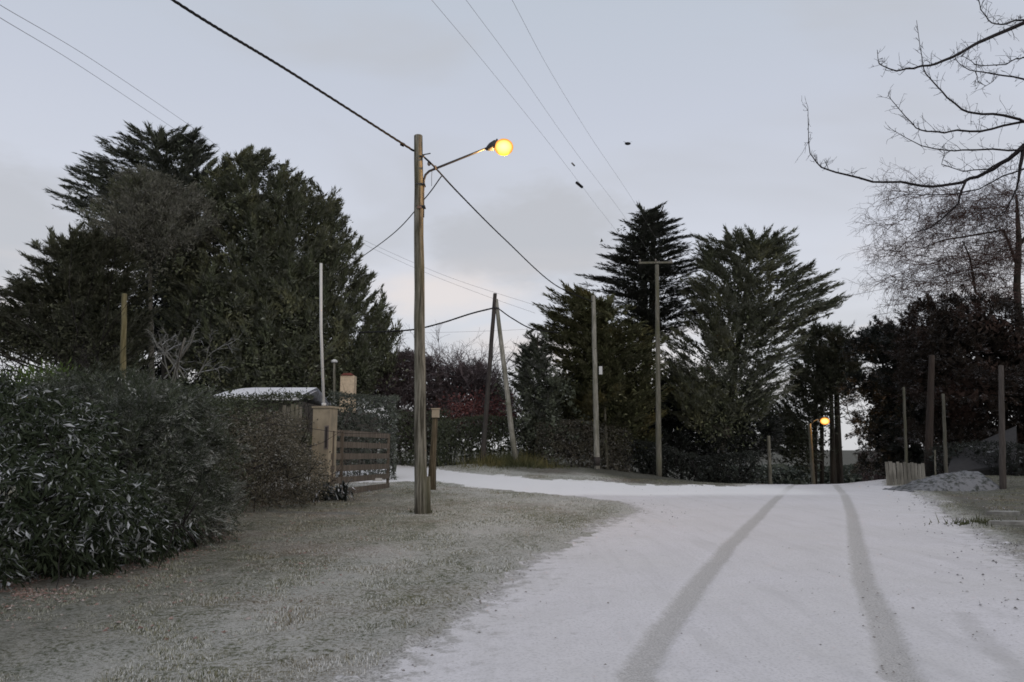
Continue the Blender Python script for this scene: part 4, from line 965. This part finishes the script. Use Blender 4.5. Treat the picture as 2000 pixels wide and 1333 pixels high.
MB().tube([P(1582,832,50), P(1590,822,50), P(1606,817,50)], .03, 8).build('arm', M_metal, fr_)
MB().tube([P(1602,816,50), P(1616,817,50)], [.06,.12], 10).build('lamp_housing', M_metal, fr_)
lf_ = P(1611,823,49.9); MB().ball(lf_, .30, 12, 8, (1,1,.8)).build('lamp_bowl', M_lamp_far, fr_)
pl2 = bpy.data.lights.new('lamp_light', 'POINT'); pl2.energy = 130; pl2.color = (1,.5,.15); pl2.shadow_soft_size = .03
plo2 = bpy.data.objects.new('lamp_light', pl2); col.objects.link(plo2); plo2.location = lf_ - Vector((0,.5,.1)); plo2.parent = fr_; plo2.matrix_parent_inverse = fr_.matrix_basis.inverted()
# right-hand poles
pole('slim_post', 'slim pale post standing behind the white plank fence', (1771,932), (1765,757), 34, .07, .055, M_pole_shade, 'post')
pole('thick_dark_pole', 'thick brown pole darkened for shade between the two slim right-hand posts', (1812,930), (1820,695), 36, .19, .13, wood('brown_pole_shaded', (.030,.022,.018), (.055,.042,.036), (.035,.028,.025)))  # brown toned down so the wood colour holds the shade
pole('slim_post', 'slim post right of the thick dark pole', (1848,935), (1842,770), 30, .075, .055, M_pole_shade, 'post')
pole('right_pole', 'brownish-grey pole nearest the right edge', (1959,960), (1955,715), 26, .11, .08, wood('brown_grey_shaded', (.055,.048,.045), (.10,.088,.082), (.065,.056,.05)))  # shade on this side is put into the brown-grey wood colour
pole('wire_fence_post', 'short thin fence post left of the snowy mound', (1827,945), (1826,880), 30, .035, .03, M_pole_mid, 'post')
pole('yellowish_post', 'yellowish wooden post rising from the shrubs at left', (236,960), (243,575), 22, .10, .075, M_pole_yel, 'post')
# right wire to the cypress
cable('distant_wire', 'thin wire from the weeping tree to the cypress tip', [P(1640,582,42), P(1720,566,42), P(1800,550,42), P(1900,530,42)], .012, M_wire, cat='wire')
# mailbox-like post behind the lamp pole
Yv = 27
vb = P(843, 945, Yv); vb.z = ztf(vb.x, vb.y)
vr = empty('nest_box_post', vb, 'brown wooden post with a small cream box just right of the lamp pole', 'post')
MB().tube([vb - Vector((0,0,.2)), P(845,900,Yv), P(848,850,Yv), P(850,808,Yv)], [.17,.125,.11,.10], 12).build('post', wood('brown_post', (.05,.04,.025), (.13,.105,.07), (.08,.075,.045)), vr)
MB().box(P(851,808,Yv-.05), (.26,.22,.30)).box(P(851,799,Yv-.05), (.32,.3,.04)).build('box', plain('cream', (.40,.34,.26), .7), vr)

# ------------------------------------------------------------------ pillar, white mast, gate
Yg = 22.4
pbse = P(624, 968, Yg); pbse.z = ztf(pbse.x, Yg)
ptop = P(624, 797, Yg)
M_stucco, t, b2 = newmat('stucco'); p = pos(t)
n1 = noise(t, p, 5, 5, .6); n2 = noise(t, vmap(t, p, scale=(1,1,.25)), 3, 4); n3 = noise(t, p, 60, 3)
c = mix(t, ramp(t, n1, [(.35, (0,0,0)), (.7, (1,1,1))]), (.37,.32,.24), (.27,.235,.175)); c = mix(t, ramp(t, n2, [(.5, (0,0,0)), (.7, (1,1,1))]), c, (.22,.195,.15))
setc(t, b2, c, .95); bump(t, b2, n3, .3, .01)
pil = empty('gate_pillar', pbse, 'tan stucco gate pillar with a meter recess', 'pillar')
hh = ptop.z - pbse.z; wP = .56
rz = R(-14)
from mathutils import Matrix
RZ = Matrix.Rotation(rz, 3, 'Z')
cP = pbse + Vector((0, .35, hh/2 - .1))
MB().box(cP, (wP, .5, hh+.2), RZ).build('shaft', M_stucco, pil)
MB().box(cP + Vector((0,0,hh/2+.13)), (wP+.07, .57, .06), RZ).build('cap', M_stucco, pil)
q = cP + RZ @ Vector((.20, -.256, hh*.5-.78))
MB().box(q, (.13, .02, .70), RZ).build('meter_frame', plain('meter_grey', (.20,.17,.16), .5), pil)
MB().box(q + RZ @ Vector((0, -.014, .0)), (.07, .012, .62), RZ).build('meter_door', plain('meter_dark', (.05,.045,.045), .4), pil)
wm = empty('white_mast', ptop + Vector((.02,.35,0)), 'slender white metal mast standing on the gate pillar', 'pole')
MB().tube([ptop + Vector((.04,.35,.02)), P(627,640,Yg+.35), P(627,515,Yg+.35)], [.048,.046,.044], 12).build('mast', M_white, wm)
MB().tube([ptop + Vector((.04,.35,.08)), ptop + Vector((.04,.35,.16))], .07, 12).build('flange', M_white, wm)
# gate: six slats, receding to the right
gA = P(646, 960, 22.6); gB = P(760, 950, 28.2); gA.z = ztf(gA.x, gA.y); gB.z = ztf(gB.x, gB.y)
gate = empty('slatted_gate', gA, 'open brown wooden gate of six horizontal slats beside the pillar', 'gate')
yr = [852, 872, 891, 911, 930, 949]; yl = [845, 868, 892, 916, 940, 963]
for a, b_ in zip(yl, yr):
    p0 = P(646, a, 22.6); p1 = P(760, b_, 28.2); d = p1 - p0
    MB().box((p0+p1)/2, (d.length, .035, .19), Vector((1,0,0)).rotation_difference(d.normalized()).to_matrix()).build('slat', M_slat, gate)
for k, (xx, Yk) in enumerate(((648,22.65), (667,23.4), (758,28.1))):
    yt = 842 + 8*(xx-646)/114; yb_ = 972 - 20*(xx-646)/114
    p0 = P(xx, yt, Yk+.05); p1 = P(xx, yb_, Yk+.05)
    MB().box((p0+p1)/2, (.10, .05, (p0-p1).length)).build('stile', M_slat, gate)
MB().box(P(737, 937, 26.6), (.34, .02, .10)).build('name_board', M_white, gate)
# grey board wall behind the gate
# ------------------------------------------------------------------ low house behind the hedge
Yh = 30
hl, hr_ = P(360, 772, Yh), P(585, 756, Yh)
hg = ztf((hl.x+hr_.x)/2, Yh+3)
house = empty('low_house', Vector(((hl.x+hr_.x)/2, Yh+3, hg)), 'low building with a snow-covered roof behind the hedge', 'house')
M_snow = plain('roof_snow', (.72,.73,.78), .9, 0, .05, 3)
M_wall = plain('dim_wall', (.10,.09,.08), .9)
xl, xr = hl.x, hr_.x; ez = P(460, 776, Yh).z; rz_ = P(460, 757, Yh+2.6).z
MB().box(((xl+xr)/2, Yh+3, (hg+ez)/2 - .1), (xr-xl-.5, 4.6, ez-hg+.0)).build('wall', M_wall, house)
mb = MB(); n = 10
prev = None
for i in range(n+1):
    s = i/n; xx = xl + (xr-xl)*s; arch = .0 - .38*(1-min(1, s/.42))**2
    row = [Vector((xx, Yh, ez+.02+arch*.4)), Vector((xx, Yh+2.7, rz_+arch)), Vector((xx, Yh+5.6, ez+arch*.5))]
    low = [r_ - Vector((0,0,.14)) for r_ in row]
    if prev:
        pr_, pl_ = prev
        for j in range(2): mb.quad(pr_[j], row[j], row[j+1], pr_[j+1]); mb.quad(pl_[j+1], low[j+1], low[j], pl_[j])
        mb.quad(pl_[0], low[0], row[0], pr_[0]); mb.quad(pr_[2], row[2], low[2], pl_[2])
    prev = (row, low)
mb.build('roof', M_snow, house)
# cream chimney stack with red tiles and a vent pipe
Yk = 38
ck = P(675, 741, Yk); kg = ztf(ck.x, Yk)
ch = empty('garden_house', Vector((ck.x, Yk+1, kg)), 'cream chimney with red cap above the tall hedge', 'house')
MB().box((ck.x, Yk+1.2, kg+1.4), (2.6, 2.4, 2.8)).build('wall', M_wall, ch)
mcr = plain('cream_wall', (.62,.50,.36), .8)
MB().box((ck.x, Yk+.7, (kg+2.7+ck.z+.22)/2), (.72, .6, ck.z+.22-kg-2.7)).build('chimney', mcr, ch)
MB().box((ck.x-.03, Yk+.7, ck.z+.30), (.62, .72, .14), taper=.6).build('chimney_cap', plain('red_tile', (.16,.05,.04), .8), ch)
v0 = P(654, 760, Yk); v1 = P(653, 706, Yk)
MB().tube([v0 - Vector((0,0,1.2)), v1], .06, 8).build('vent_pipe', M_pole_mid, ch)
MB().tube([v1 - Vector((0,0,.06)), v1 + Vector((0,0,.02)), v1 + Vector((0,0,.1))], [.16,.17,.05], 10).build('vent_cap', M_white, ch)
# grey weathered fence boards between twiggy hedge and pillar
fb_ = empty('board_fence', P(585, 960, 22.5), 'weathered grey upright boards between the hedge and pillar', 'fence')
for k, xx in enumerate((556, 564, 572, 580, 587)):
    t0 = P(xx, 792 + 3*math.sin(k*2), 22.6); g0_ = ztf(t0.x, 22.6)
    MB().box((t0.x, 22.6, (t0.z+g0_)/2), (.10, .03, t0.z-g0_)).build('board', M_pole_mid, fb_)
for zz in (.6, 1.9):
    a = P(552, 900, 22.64); MB().box((P(571,900,22.65).x, 22.65, .1+zz), (.62, .04, .07)).build('rail', M_pole_mid, fb_)
# wire fence far left
wf = empty('wire_fence', P(30, 860, 20) - Vector((0,0,.5)), 'thin wire mesh fence against the pale sky at far left', 'fence')
for k in range(9):
    MB().tube([P(-40+14*k, 800, 20), P(-40+14*k, 725, 20)], .008, 5).build('upright', M_cable, wf)
for yy in (730, 752, 774, 796):
    MB().tube([P(-40, yy, 20), P(72, yy, 20)], .008, 5).build('wire', M_cable, wf)
# white plank fence right
pf = empty('plank_fence', Vector((*gp2(1765, 31), ztf(*gp2(1765, 31)))), 'short fence of pale upright planks at the crest of the road', 'fence')
rp = random.Random(4)
for k in range(11):
    xx = 1731 + 7.1*k; yt = 903 + rp.uniform(-1.5, 2.5) + (k > 8)*1.5; t0 = P(xx, yt, 31); bz = P(xx, 948, 31).z
    if k in (5,): yt += 6
    MB().box((t0.x, 31 + rp.uniform(-.02,.02), (t0.z+bz)/2), (.125+rp.uniform(-.02,.015), .025, t0.z-bz), Matrix.Rotation(rp.uniform(-.02,.02), 3, 'Y')).build('plank', M_plank, pf)
for yy in (912, 934):
    a = P(1730, yy, 31.06); b_ = P(1804, yy, 31.06); MB().box((a+b_)/2, ((b_-a).length, .05, .08)).build('rail', M_pole_mid, pf)
# snowy mound and dark sloped roof on the right
mx, my = gp2(1845, 27)
rs = np.random.default_rng(9)
mo = MB(); nn_ = 26; mm = 12; grid = []
for i in range(nn_+1):
    row = []
    for j in range(mm+1):
        u = i/nn_; v = j/mm; xx = mx - 1.9 + 3.4*u; yy = my - 1.1 + 2.4*v
        hgt_ = .70*math.sin(math.pi*v)**.8*(math.sin(math.pi*min(1, u*.62+.02))**1.2)*(1 if u < .86 else max(0, 1-((u-.86)/.14)**2))
        row.append(Vector((xx, yy, ztf(xx, yy) - .03 + hgt_ + rs.normal()*.02*(0 < i < nn_))))
    grid.append(row)
for i in range(nn_):
    for j in range(mm): mo.quad(grid[i][j], grid[i+1][j], grid[i+1][j+1], grid[i][j+1])
m_, t, b2 = newmat('snowy_heap'); n1 = noise(t, pos(t), 5, 5, .7)
setc(t, b2, mix(t, ramp(t, n1, [(.48, (0,0,0)), (.6, (1,1,1))]), (.20,.205,.22), (.05,.055,.05)), .95); bump(t, b2, n1, .8, .1)  # snow greyed so the heap carries its shade in the colour
tag(mo.build('snowy_heap', m_), 'low snow-dusted heap behind the right verge', 'heap')
sr = empty('dark_shed', Vector((*gp2(1920, 33), 0)), 'low grey shed roof in shadow behind the snowy heap', 'shed')
a, b_, c_, d_ = P(1848, 925, 32), P(1985, 905, 32), P(1985, 832, 35), P(1862, 885, 35)
m1 = MB(); m1.quad(a, b_, c_, d_); dn = Vector((0,0,-.1)); m1.quad(d_+dn, c_+dn, b_+dn, a+dn); m1.quad(a+dn, b_+dn, b_, a); m1.quad(d_, c_, c_+dn, d_+dn); m1.quad(d_+dn, a+dn, a, d_)
m1.build('roof', plain('dark_roof', (.040,.039,.041), .9), sr)
m1 = MB(); m1.quad(a+dn*1.2, b_+dn*1.2, Vector((b_.x, b_.y, -1)), Vector((a.x, a.y, -1))); m1.quad(d_+dn*1.2, a+dn*1.2, Vector((a.x, a.y, -1)), Vector((d_.x, d_.y, -1)))
m1.quad(c_+dn*1.2, d_+dn*1.2, Vector((d_.x, d_.y, -1)), Vector((c_.x, c_.y, -1))); m1.build('wall', plain('dark_wall', (.03,.028,.028), .9), sr)
hedge('dark_bank_hedge', 'low dark vegetation bank at the right edge under the poles', gp2(1830, 36), (22.5, 24), 1.3, 1.5, M_black, rh, 150, .13)
# low brown brushwood beyond the crest and far fence
hedge('brushwood_hedge', 'low reddish-brown brushwood beyond the road crest', (26, 56), (36, 54), 2.9, 1.4, M_twig_purple, rh, 120, .16, .3)
hedge('far_field_hedge', 'distant greenish hedge line below the pale sky gap', (30, 120), (110, 120), 4.2, 4, M_hedge_g, rh, 14, .9, .6, stems=False)
# flat slabs on the right shoulder
for i, (px_, py_, sx, sy, lb) in enumerate(((1962,1008,.45,.30,'pale flat stone slab behind the rubble at the right edge'), (1990,1028,.75,.3,'pale flat slab in front of the other, touching the frame edge'))):
    c_ = G(px_, py_); c_.z = ztf(c_.x, c_.y) + .05
    mb = MB(); n = 7; top = []; 
    for k in range(n):
        a = 2*math.pi*k/n; top.append(c_ + Vector((math.cos(a)*sx*rp.uniform(.7,1), math.sin(a)*sy*rp.uniform(.7,1), .03 + rp.uniform(0,.02))))
    mb.quad(*top); bot = [v + Vector((0,0,-.12)) for v in top]
    for k in range(n): mb.quad(bot[k], bot[(k+1)%n], top[(k+1)%n], top[k])
    tag(mb.build('stone_slab', plain('slab_stone', (.30,.30,.285), .9, 0, .5, 5)), lb, 'stone')
print('tris', sum(len(o.data.polygons) for o in bpy.data.objects if o.type == 'MESH'))
